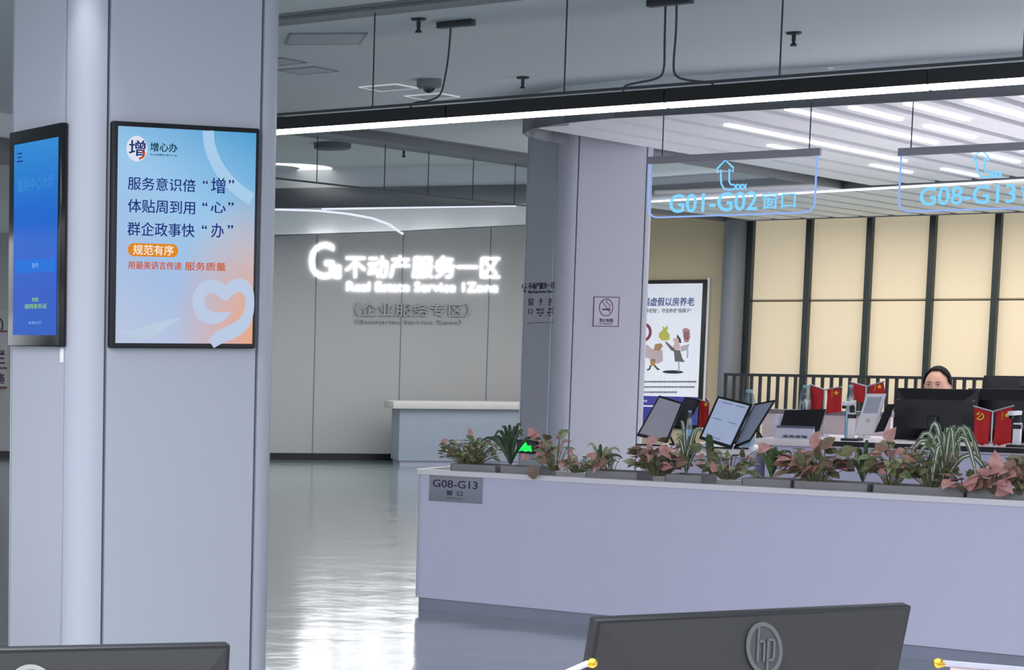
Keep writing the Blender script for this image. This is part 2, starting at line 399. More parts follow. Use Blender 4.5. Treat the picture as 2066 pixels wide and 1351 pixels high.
m.ribbon([tuple(q_)[:2] for q_ in refine([(*q_, 0) for q_ in pts], 4)], .05, -.0034, .0006); m.build('art_arc', glow('art_arc', (170, 208, 238), .7), scr)
m = MB(); c, e = S(274, 300), S(295, 300); r_ = abs(e[0] - c[0]); rz = abs(S(274, 274)[1] - c[1])
m.poly(arc(c[0], c[1], r_, 0, 360, 28, rz)[:-1], -.0034, .0008); m.build('logo_disc', pale, scr)
m = MB(); St(m, '增', 258, 282, 291, 316, .03, .001); m.build('logo_character', glow('art_darkblue', (40, 50, 110), .7), scr)
m = MB(); m.ribbon([S(*p) for p in ((284, 306), (289, 309), (287, 316), (278, 321))], .008, -.0056, .0006); m.build('logo_hook', glow('art_red', (205, 70, 50), .7), scr)
m = MB(); St(m, '增心办', 301, 287, 356, 308, .04); m.build('logo_lettering', glow('art_green', (20, 62, 80), .7), scr)
m = MB(); St(m, '为人民服务 用“心”办', 301, 310, 355, 316, .02); m.build('logo_caption', glow('art_green', (20, 62, 80), .7), scr)
m = MB()
for bd_, q_ in (('服务意识倍', (256, 356, 392, 388)), ('体贴周到用', (256, 401, 391, 433)), ('群企政事快', (255, 447, 390, 479))):
    m = MB(); St(m, bd_, *q_, .004); m.build('slogan_lettering', navy, scr)
for ch_, q_ in (('增', (424, 358, 452, 391)), ('心', (423, 407, 453, 430)), ('办', (424, 450, 449, 480))):
    m = MB(); St(m, ch_, *q_, .004); m.build('quoted_character', navy, scr)
m = MB()
St(m, '“', 407, 364, 417, 371, .03); St(m, '”', 459, 363, 470, 371, .03); St(m, '“', 406, 408, 416, 416, .03); St(m, '”', 458, 408, 469, 416, .03)
St(m, '“', 405, 454, 415, 462, .03); St(m, '”', 457, 454, 468, 462, .03)
m.build('quote_marks', navy, scr)
m = MB(); (a, t), (b, bt) = S(256, 490), S(357, 519); rr = (t - bt) / 2
m.poly(arc(b - rr, bt + rr, rr, -90, 90, 10) + arc(a + rr, bt + rr, rr, 90, 270, 10), -.0034, .0008); m.build('orange_pill', glow('art_orange', (226, 138, 40), .7), scr)
m = MB(); St(m, '规范有序', 266, 493, 348, 516, .035, .001); m.build('pill_lettering', glow('art_cream', (250, 240, 225), .7), scr)
m = MB(); St(m, '用最美语言传递', 256, 526, 364, 545, .035); St(m, '服务质量', 371, 528, 453, 547, .045); m.build('motto_lettering', glow('art_rust', (206, 92, 50), .7), scr)
m = MB()
hp = [(464, 628), (452, 636), (436, 641), (420, 640), (406, 632), (399, 617), (399, 600), (406, 586), (418, 578), (430, 578), (443, 584), (452, 594), (461, 584), (474, 576), (488, 577), (498, 588), (502, 606), (500, 628), (492, 648), (478, 662), (458, 672), (438, 682), (424, 694)]
hw = [2, 12, 20, 24, 25, 25, 25, 24, 24, 24, 23, 22, 23, 24, 24, 22, 18, 20, 24, 26, 26, 24, 18]
k_ = abs(S(300, 500)[0] - S(301, 500)[0]); q3 = refine([(p[0], p[1], w) for p, w in zip(hp, hw)], 4); m.ribbon([S(p[0], p[1]) for p in q3], [p[2] * k_ for p in q3], -.0034, .0006)
m.build('heart_swirl', glow('art_swirl', (190, 206, 232), .7), scr)
m = MB(); m.poly([S(*p) for p in ((240, 668), (270, 665), (300, 655), (335, 645), (366, 640), (345, 655), (320, 672), (298, 684), (272, 684))], -.0034, .0006)
m.build('art_leaf', glow('art_leaf', (190, 206, 228), .7), scr)

def FL(x, y, C=C1):                                    # short face, seen from outside: local x runs towards the viewer's right
    p = onplane(x, y, C - R1 * .02, R1); return -(p - C).dot(L1), p.z
xa, zt = FL(25, 268); xb, zt2 = FL(130, 247); _, zb = FL(24, 698)
LW, LH = xb - xa, zt - zb
sl = thing('wall_display', 'narrow portrait screen glowing deep blue in a thick black frame', 'screen', C1 - L1 * xa - R1 * .035 + Vector((0, 0, zb)), A - PI / 2)
m = MB(); m.box(0, LW, 0, .033, 0, LH, bev=.006); m.build('casing', blackgloss, sl)
def SL(x, y): a, b = FL(x, y); return (a - xa, b - zb)
bm_ = screen_mat('blue_artwork', dict(wz=1.0, wx=0.0, ramp=[(0, (30, 96, 205)), (.25, (28, 92, 210)), (.6, (24, 110, 222)), (1, (58, 158, 232))]), None, (LW, LH), .6)
(sx0, sz1), (sx1, sz0) = SL(37, 293), SL(121, 676); sz1 = SL(80, 285)[1]
m = MB(); m.box(sx0, sx1, -.003, .004, sz0, sz1); m.build('screen', bm_, sl)
def SLt(mb, body, xq, yq, xr, yr, bold=0.):
    (a, t), (b, bt) = SL(xq, yq), SL(xr, yr); mb.text(body, a, b, bt, t, -.0036, .0008, bold)
m = MB(); SLt(m, '服务中心大厅', 44, 362, 118, 378, .02); m.build('title_lettering', glow('blue_pale', (64, 140, 215), .7), sl)
m = MB(); (a, t), (b, bt) = SL(40, 525), SL(120, 547); m.poly([(a, bt), (b, bt), (b, t), (a, t)], -.0033, .0005); m.build('pale_band', glow('blue_band', (52, 122, 224), .7), sl)
m = MB(); SLt(m, '取号', 73, 531, 86, 540, .03); m.build('band_lettering', glow('blue_text', (120, 180, 240), .7), sl)
m = MB(); SLt(m, '欢迎', 73, 600, 86, 608, .04); SLt(m, '请刷身份证', 58, 613, 103, 622, .05); m.build('yellow_lettering', glow('blue_yellow', (150, 200, 120), .7), sl)
m = MB(); SLt(m, '办事大厅', 66, 648, 92, 654, .03); m.build('footer_lettering', glow('blue_text', (120, 180, 240), .7), sl)
m = MB(); SLt(m, '三', 43, 310, 54, 326, .04); m.build('corner_mark', navy, sl)
sk = tag(MB().box(-.012, .012, -.006, .004, -.03, .03, bev=.003).build('wall_socket', counter_top, None, C1 - L1 * FL(118, 716)[0] * 1 + Vector((0, 0, FL(118, 716)[1])) - R1 * .004, A - PI / 2), 'small white socket below the narrow blue screen', 'socket')

# ------------------------------------------------------------------ hanging light bars, smoke curtains
def led_bar(label, ua, ub, v, zb_, zt_, cuts):
    root = thing('linear_light', label, 'light', W(ua, v, zb_), RZ)
    us = [ua] + cuts + [ub]
    for a, b in zip(us, us[1:]):
        m = MB(); m.box(a - ua + .004, b - ua - .004, -.035, .035, .012, zt_ - zb_); ho = m.build('housing', black, root)
        m = MB(); m.box(a - ua + .006, b - ua - .006, -.031, .031, -.014, .013, bev=.004); m.build('diffuser', led, ho)
    return root
lb = led_bar('long black linear light bar with glowing white underside hanging near the ceiling', -7.6, -1.0, 10.95, 2.9, 2.985, [D(905, 235, 10.95)[0], D(1345, 200, 10.95)[0], D(1875, 160, 10.95)[0]])
def cable(label, pts, v, loc_end):
    m = MB(); P = []
    for x, y in pts:
        u, z = D(x, y, v); P.append(W(u, v, z))
    P[0].z = 3.44
    m.tube(P, .006, 6); return tag(m.build('power_cable', wire_m), label, 'cable', None)
cable('slack grey cable from the ceiling box above the light bar by the screen pillar', refine([(910, 46), (905, 110), (897, 160), (888, 190), (868, 202), (838, 207), (829, 214), (828, 222)]), 10.95, 0)
cable('slack grey cable curving to the near side of the twin cable ceiling box', refine([(1343, 0), (1341, 80), (1339, 140), (1325, 158), (1285, 167), (1262, 173), (1257, 184)]), 10.95, 0)
cable('slack grey cable curving away from the twin cable box towards the slatted ceiling', refine([(1365, -2), (1364, 60), (1359, 130), (1364, 152), (1385, 161), (1430, 166), (1439, 170)]), 10.95, 0)
def ceil_box(x, y, label, wd=.11):
    p = atz(x, y, 3.45); m = MB(); m.box(-wd, wd, -.03, .03, -.035, 0, bev=.004); return tag(m.build('cable_box', dark_metal, None, p, RZ), label, 'cable box')
ceil_box(920, 42, 'flat grey cable box on the ceiling feeding one cable')
ceil_box(1352, -3, 'flat grey cable box on the ceiling feeding two cables', .12)
def curtain(label, along, fixed, a, b, cuts, zb_, chan, ch_h):
    root = thing('smoke_curtain', label, 'glass panel')
    T = (lambda s, z: W(s, fixed, z)) if along == 'u' else (lambda s, z: W(fixed, s, z))
    n = Vv if along == 'u' else Uv
    cs = [a] + cuts + [b]
    for p, q in zip(cs, cs[1:]):
        m = MB(); o = n * .004
        P = [T(p + .006, zb_ + .012), T(q - .006, zb_ + .012), T(q - .006, 3.45), T(p + .006, 3.45)]
        f = [m.bm.verts.new(x - o) for x in P]; m.bm.faces.new(f); m.build('pane', glass_m, root)
    for c in cuts:
        m = MB(); p = T(c, zb_); m.tube([p, T(c, 3.45)], .0045, 6); m.build('seam_profile', wire_m, root)
    ax = T(1, 0) - T(0, 0); MM = Matrix(((ax.x, n.x, 0, 0), (ax.y, n.y, 0, 0), (0, 0, 1, 0), (0, 0, 0, 1)))
    off = fixed
    m = MB(); m.box(a, b, off - .008, off + .008, zb_ - .002, zb_ + .012, m=MM); m.build('bottom_rail', wire_m, root)
    m = MB(); m.box(a, b, off - chan, off + chan, 3.45 - ch_h, 3.452, m=MM); m.box(a, b, off - chan * 1.6, off + chan * 1.6, 3.44, 3.452, m=MM); m.build('top_channel', fascia_m, root)
    return root
curtain('long clear glass smoke curtain hanging just before the linear light bar', 'u', 10.24, -8.2, 0, [-6.15, -5.02, -3.91, -2.82, -1.7], 2.912, .10, .025)
curtain('clear glass smoke curtain running away towards the sign wall', 'v', -9.9, 13.2, 21.0, [UVz(640, 290, 3.3)[1] if 0 else 15.6, 16.72, 17.5, 18.35, 19.2], 2.975, .16, .07)

# sprinklers, detectors, ceiling lights
def sprinkler(x, y, label):
    p = atz(x, y - 8, 3.45); root = thing('sprinkler', label, 'sprinkler', p, 0, 'ceiling sprinklers')
    m = MB(); m.lathe([(.045, -.004), (.04, -.012), (.012, -.016)], seg=14); m.build('rose', dark_metal, root)
    m = MB(); m.lathe([(.012, -.01), (.012, -.05), (.007, -.055), (.02, -.075), (.02, -.079)], seg=10); m.build('head', dark_metal, root)
sprinkler(845, 45, 'ceiling sprinkler beside the single cable box'); sprinkler(1055, 163, 'ceiling sprinkler just above the dropped slat ceiling corner')
sprinkler(1602, 73, 'ceiling sprinkler between the twin cables and the window side'); sprinkler(815, 308, 'far ceiling sprinkler beside the oval dark vent'); sprinkler(779, 364, 'farthest ceiling sprinkler nearest the sign wall')
p = atz(866, 160, 3.45); root = thing('dome_camera', 'round dome camera on the ceiling below the single cable box', 'camera', p)
m = MB(); m.lathe([(.085, 0), (.085, -.05), (.07, -.06)], seg=24); m.build('body', mat('grey_plastic', (120, 125, 132), .5), root)
m = MB(); m.lathe([(.04, -.055), (.038, -.075), (.02, -.09), (.004, -.094)], seg=16); m.build('dome', blackgloss, root)
p = atz(671, 288, 3.45); tag(MB().lathe([(.17, 0), (.17, -.05), (.15, -.06)], seg=28).build('round_vent', mat('vent_grey', (96, 102, 108), .6), None, p), 'round dark vent on the far ceiling near the ring light', 'vent')
p = atz(820, 356, 3.45); tag(MB().lathe([(.07, 0), (.07, -.04), (.04, -.06)], seg=20).build('smoke_detector', mat('grey_plastic', (120, 125, 132), .5), None, p), 'small smoke detector on the far ceiling by the farthest sprinkler', 'smoke detector')
def panel_light(c, half, rot, label, lit):
    root = thing('panel_light', label, 'ceiling light', W(c[0], c[1], 3.45), RZ + rot, 'square ceiling panels')
    m = MB(); h = half
    f_w = .014
    for a in ((-h, h, -h, -h + f_w), (-h, h, h - f_w, h), (-h, -h + f_w, -h, h), (h - f_w, h, -h, h)): m.box(*a, -.008, 0)
    m.build('frame', mat('panel_frame', (140, 145, 152), .4) if not lit else glow('panel_rim_lit', (215, 218, 225), .6), root)
    m = MB(); m.box(-h + .014, h - .014, -h + .014, h - .014, -.006, -.002); m.build('diffuser', mat('panel_diffuser', (205, 209, 215), .5), root)
panel_light((-6.98, 11.06), .23, PI / 4 - .15, 'large unlit square ceiling panel turned against the others', False)
panel_light((-7.88, 12.28), .15, 0, 'unlit square ceiling panel beyond the large turned one', False)
panel_light((-7.95, 13.45), .155, 0, 'square ceiling panel with lit rim nearest the dome camera', True)
panel_light((-7.98, 14.13), .15, 0, 'square ceiling panel with lit rim behind the hanging cable loop', True)
a_ = UVz(694, 270, 3.45); panel_light(a_, .17, 0, 'square ceiling panel with lit rim beside the round vent', True)
a_ = UVz(556, 124, 3.45); panel_light(a_, .15, 0, 'unlit square ceiling panel peeking out by the screen pillar', False)
p = atz(520, 339, 3.45); rr = atz(671, 339, 3.45).x - p.x
m = MB(); o_ = arc(0, 0, rr, 0, 360, 40)[:-1]; i_ = arc(-.16, 0, rr - .18, 0, 360, 40)[:-1]
for k in range(40):
    a, b, c, d = o_[k], o_[(k + 1) % 40], i_[(k + 1) % 40], i_[k]; m.face([(*a, -.01), (*b, -.01), (*c, -.01), (*d, -.01)])
root = thing('ring_light', 'glowing white ring light on the far ceiling', 'ceiling light', p); m.build('diffuser', glow('ring_white', (250, 250, 245), 1.1), root)
m = MB(); m.lathe([(rr + .02, 0), (rr + .02, -.008)], seg=40); m.build('base', ceil_m, root)

# downlight over the near pillar's rounded corner
dlp = C1 - R1 * .08 - L1 * .08; root = thing('downlight', 'small round downlight washing the rounded pillar corner', 'ceiling light', (dlp.x, dlp.y, 3.45))
m = MB(); m.lathe([(.05, 0), (.05, -.012), (.04, -.014)], seg=20); m.build('trim_ring', alu, root)
m = MB(); m.lathe([(.035, -.012), (.035, -.016)], seg=20); m.build('lens', led, root)
sl_ = bpy.data.lights.new('downlight_beam', 'SPOT'); sl_.energy = 22; sl_.spot_size = .62; sl_.spot_blend = .5; sl_.shadow_soft_size = .03; sl_.color = (.93, .92, 1)
so = bpy.data.objects.new('downlight_beam', sl_); COL.objects.link(so); so.location = (dlp.x, dlp.y, 3.42)
tgt = C1 - R1 * .0 - L1 * .0 + Vector((0, 0, 1.2)); so.rotation_euler = (tgt - so.location).to_track_quat('-Z', 'Y').to_euler()

# ------------------------------------------------------------------ lit sign and counter at the sign wall
white_lit = glow('letter_white', (252, 252, 255), 8)
def WY(x, y, Y=28.9): p = aty(x, y, Y); return p.x, p.z
sg = thing('wall_sign', 'glowing white sign reading G1 with Chinese and English lettering', 'sign', (0, 28.9, 0))
def Wt(mb, body, xa, ya, xb, yb, bold=0., th=.014, y=-.001):
    (a, t), (b, bt) = WY(xa, ya), WY(xb, yb); mb.text(body, a, b, bt, t, y, th, bold)
m = MB(); Wt(m, 'G', 625, 489, 673, 562, 0); m.build('letter_g', white_lit, sg)
m = MB(); Wt(m, '1', 675, 535, 687, 561, .0); m.build('numeral', white_lit, sg)
m = MB(); Wt(m, '不动产服务一区', 697, 515, 1008, 562, 0); m.build('chinese_lettering', white_lit, sg)
m = MB(); Wt(m, 'Real Estate Service 1Zone', 700, 568, 1004, 589, -.004); m.build('english_lettering', white_lit, sg)
sg2 = thing('wall_sign', 'unlit grey lettering on the wall below the glowing sign', 'sign', (0, 28.9, 0))
m = MB(); Wt(m, '（企业服务专区）', 716, 610, 946, 640, .01, .03, -.015); m.build('chinese_lettering', mat('unlit_letter', (150, 150, 152), .4, .2), sg2)
m = MB(); Wt(m, '（Enterprise Service Zone）', 716, 643, 930, 656, .0, .02, -.012); m.build('english_lettering', mat('unlit_letter', (150, 150, 152), .4, .2), sg2)
bc = thing('reception_counter', 'low grey counter with pale overhanging top before the sign wall', 'counter', (5.37, 27.78, 0))
m = MB(); m.box(0, 2.6, 0, .55, .06, .745); m.build('body', mat('counter_grey', (138, 146, 160), .45), bc)
m = MB(); m.box(.02, 2.6, .02, .5, 0, .06); m.build('plinth', plinth_m, bc)
m = MB(); m.box(-.1, 2.7, -.06, .6, .745, .84, bev=.008); m.build('top', mat('counter_top_pale', (190, 186, 184), .4), bc)
# ------------------------------------------------------------------ decals on the far pillar
def F2(x, y):
    p = onplane(x, y, C2 - L1 * .002, L1); return (p - C2).dot(R1), p.z
ns = thing('no_smoking_sign', 'thin outlined no smoking notice on the far pillar', 'sign', C2, A)
ink = mat('dark_ink', (44, 40, 60), .5); ink2 = mat('maroon_ink', (92, 60, 78), .5)
(xa_, zt_), (xb_, zb_) = F2(1198, 598), F2(1247.5, 659)
m = MB(); m.box(xa_, xb_, -.004, .0, zb_, zt_); m.build('plate', mat('notice_film', (184, 180, 196), .3), ns)
m = MB(); w_ = .006
for q in ((xa_, xb_, zb_, zb_ + w_), (xa_, xb_, zt_ - w_, zt_), (xa_, xa_ + w_, zb_, zt_), (xb_ - w_, xb_, zb_, zt_)): m.box(q[0], q[1], -.006, -.003, q[2], q[3])
m.build('outline', ink2, ns)
cx_, cz_ = F2(1222.5, 620); rx = abs(F2(1236, 620)[0] - cx_); rz_ = abs(F2(1222, 603)[1] - cz_)
m = MB(); m.ribbon(arc(cx_, cz_, rx, 0, 360, 32, rz_), .007, -.004, .002)
m.ribbon([(cx_ - rx * .6, cz_ + rz_ * .7), (cx_ + rx * .6, cz_ - rz_ * .6)], .005, -.004, .002); m.build('ring', ink2, ns)
m = MB(); a, z_ = F2(1214.5, 624); b, _ = F2(1231, 624); m.box(a, b, -.007, -.003, z_ - .006, z_ + .006); m.build('cigarette', ink, ns)
m = MB(); m.ribbon(refine([F2(1228, 622), F2(1231, 616), F2(1226, 612), F2(1222, 608), F2(1226, 606)], 3), .005, -.004, .002); m.build('smoke_curl', ink2, ns)
m = MB(); (a, t), (b, bt) = F2(1209, 642), F2(1236, 650); m.text('禁止吸烟', a, b, bt, t, -.004, .002, .02); (a, t), (b, bt) = F2(1209, 651.5), F2(1235, 654); m.text('NO SMOKING', a, b, bt, t, -.004, .002, 0); m.build('lettering', ink, ns)
def FL2(x, y):
    p = onplane(x, y, C2 - R1 * .002, R1); return -(p - C2).dot(L1), p.z
dc = thing('wall_decal', 'dark lettering and small icons printed on the far pillar', 'sign', C2, A - PI / 2)
def L2t(mb, body, xq, yq, xr, yr, bold=0.):
    (a, t), (b, bt) = FL2(xq, yq), FL2(xr, yr); mb.text(body, a, b, bt, t, -.001, .003, bold)
m = MB(); L2t(m, '不动产服务一区', 1066, 570, 1119, 582, .03); m.build('chinese_lettering', ink, dc)
m = MB(); L2t(m, 'Real Estate Service 1Zone', 1066, 586, 1116, 590, .02); m.build('english_lettering', ink, dc)
m = MB(); L2t(m, 'G', 1053, 572, 1062, 582, .0); L2t(m, '1', 1056, 584, 1060, 590, 0); m.build('zone_mark', ink2, dc)
m = MB(); L2t(m, '窗', 1066, 601, 1076, 616, 0); L2t(m, '口', 1066, 623, 1074, 633, 0); L2t(m, '↑', 1088, 601, 1094, 616, .01); L2t(m, '取号', 1082, 622, 1098, 627, .02); L2t(m, '办事', 1083, 629, 1097, 633, .02); L2t(m, '处', 1087, 635, 1093, 638, .02)
L2t(m, '咨', 1106, 601, 1114, 617, 0); L2t(m, '询', 1106, 620, 1115, 626, .01); L2t(m, '服务', 1104, 628, 1116, 632, .02); L2t(m, '台', 1106, 634, 1112, 638, .02); m.build('icon_column', ink2, dc)
m = MB(); m.ribbon([FL2(1065, 656), FL2(1066, 651), FL2(1117, 650)], .004, -.001, .002); m.build('bracket_line', ink2, dc)
ex = thing('exit_sign', 'small glowing green exit figure low on the far pillar', 'exit sign', C2, A - PI / 2)
(a, t), (b, bt) = FL2(1048, 886), FL2(1086, 916)
m = MB(); m.box(a, b, -.03, 0, bt, t, bev=.004); m.build('casing', black, ex)
m = MB(); gx = lambda x, y: FL2(x, y)
m.poly([gx(*p) for p in ((1049, 911), (1051, 903), (1057, 899), (1060, 892), (1064, 889), (1068, 893), (1070, 899), (1077, 898), (1079, 911), (1072, 909), (1066, 911), (1060, 908))], -.031, .004); m.build('running_figure', glow('exit_green', (40, 250, 100), .9), ex)

# ------------------------------------------------------------------ window wall, blinds, railing, beige wall, poster
ww = MB(); ww.box(-15, -11.0, 27.25, 27.5, 0, 3.45, m=MU); wr_ = tag(ww.build('wall_right', beige_m), 'beige panelled wall beside the blind covered windows', kind='structure')
uA = D(1455, 600, 27.1)[0]; uB = D(1492, 600, 27.1)[0]
m = MB(); m.prism([(uA, 27.25), (uA, 27.1)] + arc(uB - .1, 27.05, .1, 180, 360, 8)[1:] + [(uB, 27.5)], 'z', 0, 3.45)
o = m.build('pillar', mat('slate_cladding', (120, 124, 134), .5), None, (0, 0, 0), RZ); tag(o, 'slim slate grey pier between beige wall and windows', kind='structure')
blind_m = mat('beige_blind', (206, 192, 168), .8, em=.23, ec=(240, 222, 192), noise=.03, scale=1.5)  # emission stands in for daylight passing through the fabric
frame_m = mat('window_frame_green_black', (30, 42, 44), .45)
posts = [-10.69 + .752 * k for k in range(15)]
names = ['first', 'second', 'third', 'fourth', 'fifth', 'sixth', 'seventh', 'eighth', 'ninth', 'tenth', 'eleventh', 'twelfth', 'thirteenth', 'fourteenth']
for k in range(7):
    a, b = posts[k], posts[k + 1]
    root = thing('window_%d' % (k + 1), names[k] + ' window bay counted from the beige wall', None, W(a, 27.4, 0), RZ, kind='structure')
    m = MB(); m.box(-.035, .035, -.16, .04, 0, 3.45); m.build('mullion', frame_m, root)
    m = MB(); m.box(.035, b - a - .035, -.02, .04, 2.165, 2.2); m.box(.035, b - a - .035, -.02, .04, 3.40, 3.45); m.box(.035, b - a - .035, -.02, .04, 0, .06); m.build('window_frame', frame_m, root)
    m = MB(); m.face([(.035, .02, .06), (b - a - .035, .02, .06), (b - a - .035, .02, 3.4), (.035, .02, 3.4)]); m.build('pane', glass('window_glass', (.9, .93, .95), .05), root)
    for nm, z0_, z1_ in (('upper', 2.195, 3.4), ('lower', .1, 2.17)):
        bl = thing('roller_blind', '%s beige roller blind drawn down in the %s window bay from the beige wall' % (nm, names[k]), 'blind', W(a, 27.33, 0), RZ, 'beige roller blinds')
        m = MB(); m.box(.036, b - a - .036, 0, .004, z0_, z1_); m.build('fabric', blind_m, bl)
        m = MB(); m.box(.036, b - a - .036, -.008, .008, z0_ - .012, z0_ + .006); m.build('bottom_bar', mat('blind_bar', (170, 156, 130), .6), bl)
rl = thing('guard_railing', 'dark metal guard railing in front of the blinds', 'railing', W(-10.75, 26.75, 0), RZ)
m = MB(); m.box(0, 10, -.03, .03, 1.215, 1.25); m.build('top_rail', dark_metal, rl)
m = MB(); m.box(0, 10, -.02, .02, .1, .135); m.build('bottom_rail', dark_metal, rl)
k = 0
while k * .112 < 10 and k < 90:
    m = MB(); m.box(k * .112, k * .112 + .034, -.017, .017, (.0 if k % 10 == 0 else .13), 1.22); m.build('baluster', dark_metal, rl); k += 1
def PP(x, y): a, b = D(x, y, 27.2); return a, b
po = thing('poster', 'tall framed white cartoon poster with navy Chinese title on the beige wall', 'poster', W(0, 27.25, 0), RZ)
_, pt = PP(1300, 565); px1, _ = PP(1425, 600); px0 = px1 - 1.06; pb = .55
m = MB(); m.box(px0 - .0, px1, -.05, 0, pb - .05, pt, bev=.006); m.build('frame', black, po)
m = MB(); m.box(px1 - .005, px1 + .03, -.03, 0, pb - .05, pt + .02); m.build('edge_strip', counter_top, po)
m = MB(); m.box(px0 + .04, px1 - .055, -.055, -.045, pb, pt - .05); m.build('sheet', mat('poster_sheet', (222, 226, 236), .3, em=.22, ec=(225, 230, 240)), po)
def Pt(mb, body, xq, yq, xr, yr, bold=0.):
    (a, t), (b, bt) = PP(xq, yq), PP(xr, yr); mb.text(body, a, b, bt, t, -.056, .003, bold)
def Pp(mb, pts, y=-.056): mb.poly([PP(*p) for p in pts], y, .002)
m = MB(); Pt(m, '警惕虚假以房养老', 1283, 600, 1401, 617, .035); m.build('title_lettering', mat('poster_navy', (62, 78, 150), .5), po)
m = MB(); Pt(m, '捂紧“养老钱”，守住养老“钱袋子”', 1284, 622, 1395, 631, .01); m.build('subtitle_lettering', mat('poster_grey', (120, 118, 135), .5), po)
m = MB()
for y_, xe in ((770, 1402), (780.5, 1402), (791, 1365)):
    x_ = 1286; rnd = random.Random(int(y_))
    while x_ < xe:
        w2 = rnd.choice((2, 3, 4)); (a, t), (b, bt) = PP(x_, y_ - 2), PP(x_ + w2, y_ + 1.5); m.box(a, b, -.058, -.055, bt, t); x_ += w2 + 1
m.build('small_print', mat('poster_grey', (120, 118, 135), .5), po)
m = MB(); a, z_ = PP(1286, 824); b, zz = PP(1417, 801); m.box(a, px1 - .055, -.057, -.054, pb, zz); m.build('footer_band', mat('poster_violet', (70, 72, 168), .5), po)
m = MB(); Pt(m, '理性投资', 1290, 806, 1306, 811, .05); m.box(a + .02, a + .28, -.059, -.056, z_ + .03, z_ + .05); m.build('footer_lettering', mat('poster_sheet', (222, 226, 236), .3), po)
m = MB(); c = PP(1299, 670); rx = PP(1315, 670)[0] - c[0]; rz_ = PP(1299, 652)[1] - c[1]; m.ribbon(arc(c[0], c[1], rx * .85, 0, 360, 24, rz_ * .9), rx * .35, -.056, .002); m.build('red_ring', mat('poster_red', (150, 50, 80), .5), po)
m = MB(); Pt(m, '高', 1298, 660, 1304, 668, .02); Pt(m, '息', 1298, 671, 1304, 680, .02); m.build('ring_lettering', mat('poster_red', (150, 50, 80), .5), po)
m = MB(); Pp(m, ((1329, 679), (1331, 671), (1338, 665), (1337, 658), (1342, 661), (1347, 656), (1348, 662), (1346, 667), (1351, 675), (1352, 684), (1345, 687), (1335, 686))); m.build('money_bag', mat('poster_yellow', (206, 204, 92), .5), po)
m = MB(); Pp(m, ((1360, 706), (1372, 706), (1377, 722), (1382, 730), (1362, 729))); Pp(m, ((1342, 690), (1345, 689), (1362, 704), (1361, 709), (1354, 706))); m.build('cartoon_suit', mat('poster_suitgrey', (112, 110, 112), .5), po)
m = MB(); Pp(m, ((1358, 683), (1362, 682), (1368, 680), (1372, 686), (1371, 694), (1374, 704), (1361, 706), (1358, 697), (1362, 694))); m.build('cartoon_head', mat('poster_skin', (226, 196, 190), .5), po)
m = MB(); Pp(m, ((1367, 674), (1374, 684), (1375, 692), (1371, 691), (1369, 683), (1366, 680))); m.build('cartoon_hair', mat('poster_hair', (70, 62, 66), .5), po)
m = MB(); Pp(m, ((1377, 664), (1385, 661), (1392, 665), (1393, 680), (1389, 690), (1381, 690), (1379, 676))); m.build('cartoon_banner', mat('poster_pink', (196, 148, 160), .5), po)
m = MB(); Pt(m, '收益', 1381, 667, 1390, 685, .03); m.build('banner_lettering', mat('poster_red', (150, 50, 80), .5), po)
m = MB(); Pp(m, ((1374, 698), (1391, 694), (1388, 706), (1374, 709))); m.ribbon([PP(1388, 706), PP(1387, 722)], .02, -.056, .002); m.ribbon([PP(1370, 730), PP(1370, 750)], .02, -.056, .002); m.build('cartoon_arm', mat('poster_pale', (196, 190, 204), .5), po)
m = MB(); m.poly(arc(*PP(1358, 750), PP(1379, 750)[0] - PP(1358, 750)[0], 0, 360, 20, .022)[:-1], -.056, .002); m.build('dark_hole', ink, po)
m = MB(); Pp(m, ((1322, 694), (1334, 692), (1338, 697), (1331, 708), (1319, 706))); Pp(m, ((1312, 724), (1323, 724), (1322, 738), (1313, 738))); m.build('cartoon_bundle', mat('poster_tan', (190, 148, 104), .5), po)
m = MB(); Pp(m, ((1300, 698), (1307, 695), (1314, 702), (1326, 708), (1337, 706), (1338, 728), (1326, 734), (1314, 724), (1301, 720), (1298, 708))); m.build('cartoon_figure', mat('poster_rose', (208, 190, 196), .5), po)
for q_ in (((1313, 737), (1311, 744), (1306, 746)), ((1321, 737), (1328, 745), (1331, 744))): m = MB(); m.ribbon([PP(*p) for p in q_], .022, -.056, .002); m.build('cartoon_leg', mat('poster_hair', (70, 62, 66), .5), po)

# ------------------------------------------------------------------ planter wall
u0 = D(840, 945, 11.43)[0] - .01; CT = .862; DEP = .46
pl = thing('planter_counter', 'long low lavender white planter wall with plants along its top', 'planter', W(u0, 11.43, 0), RZ)
r = .07; Lc = 7.5
def rounded(i, r_): return arc(i + r_, i + r_, r_, 270, 180, 8)[::1] + [(i, DEP - i), (Lc, DEP - i), (Lc, i)]
m = MB(); m.prism(rounded(0, r), 'z', .075, CT - .03); m.build('body', counter_m, pl)
m = MB(); m.prism(rounded(.02, r - .02), 'z', 0, .075); m.build('plinth', plinth_m, pl)
m = MB(); outer = rounded(-.012, r + .01); 
m.prism([(-.012, DEP + .012)] + [p for p in arc(r - .012, r - .012, r, 180, 270, 8)] + [(Lc, -.012), (Lc, .05), (.05, .05), (.05, DEP - .04), (Lc, DEP - .04), (Lc, DEP + .012)], 'z', CT - .03, CT); m.build('rim', counter_top, pl)
m = MB(); m.box(.05, Lc, .05, DEP - .04, CT - .032, CT - .02); m.build('bed', mat('white_gravel', (206, 204, 200), .8, noise=.35, scale=90), pl)
(a, t), (b, bt) = D(866, 962, 11.42), D(971, 1016, 11.42); _, t = D(866, 955, 11.42)
np_ = thing('nameplate', 'brushed grey plate reading G08-G13 on the planter wall', 'sign', W(a, 11.43, bt), RZ)
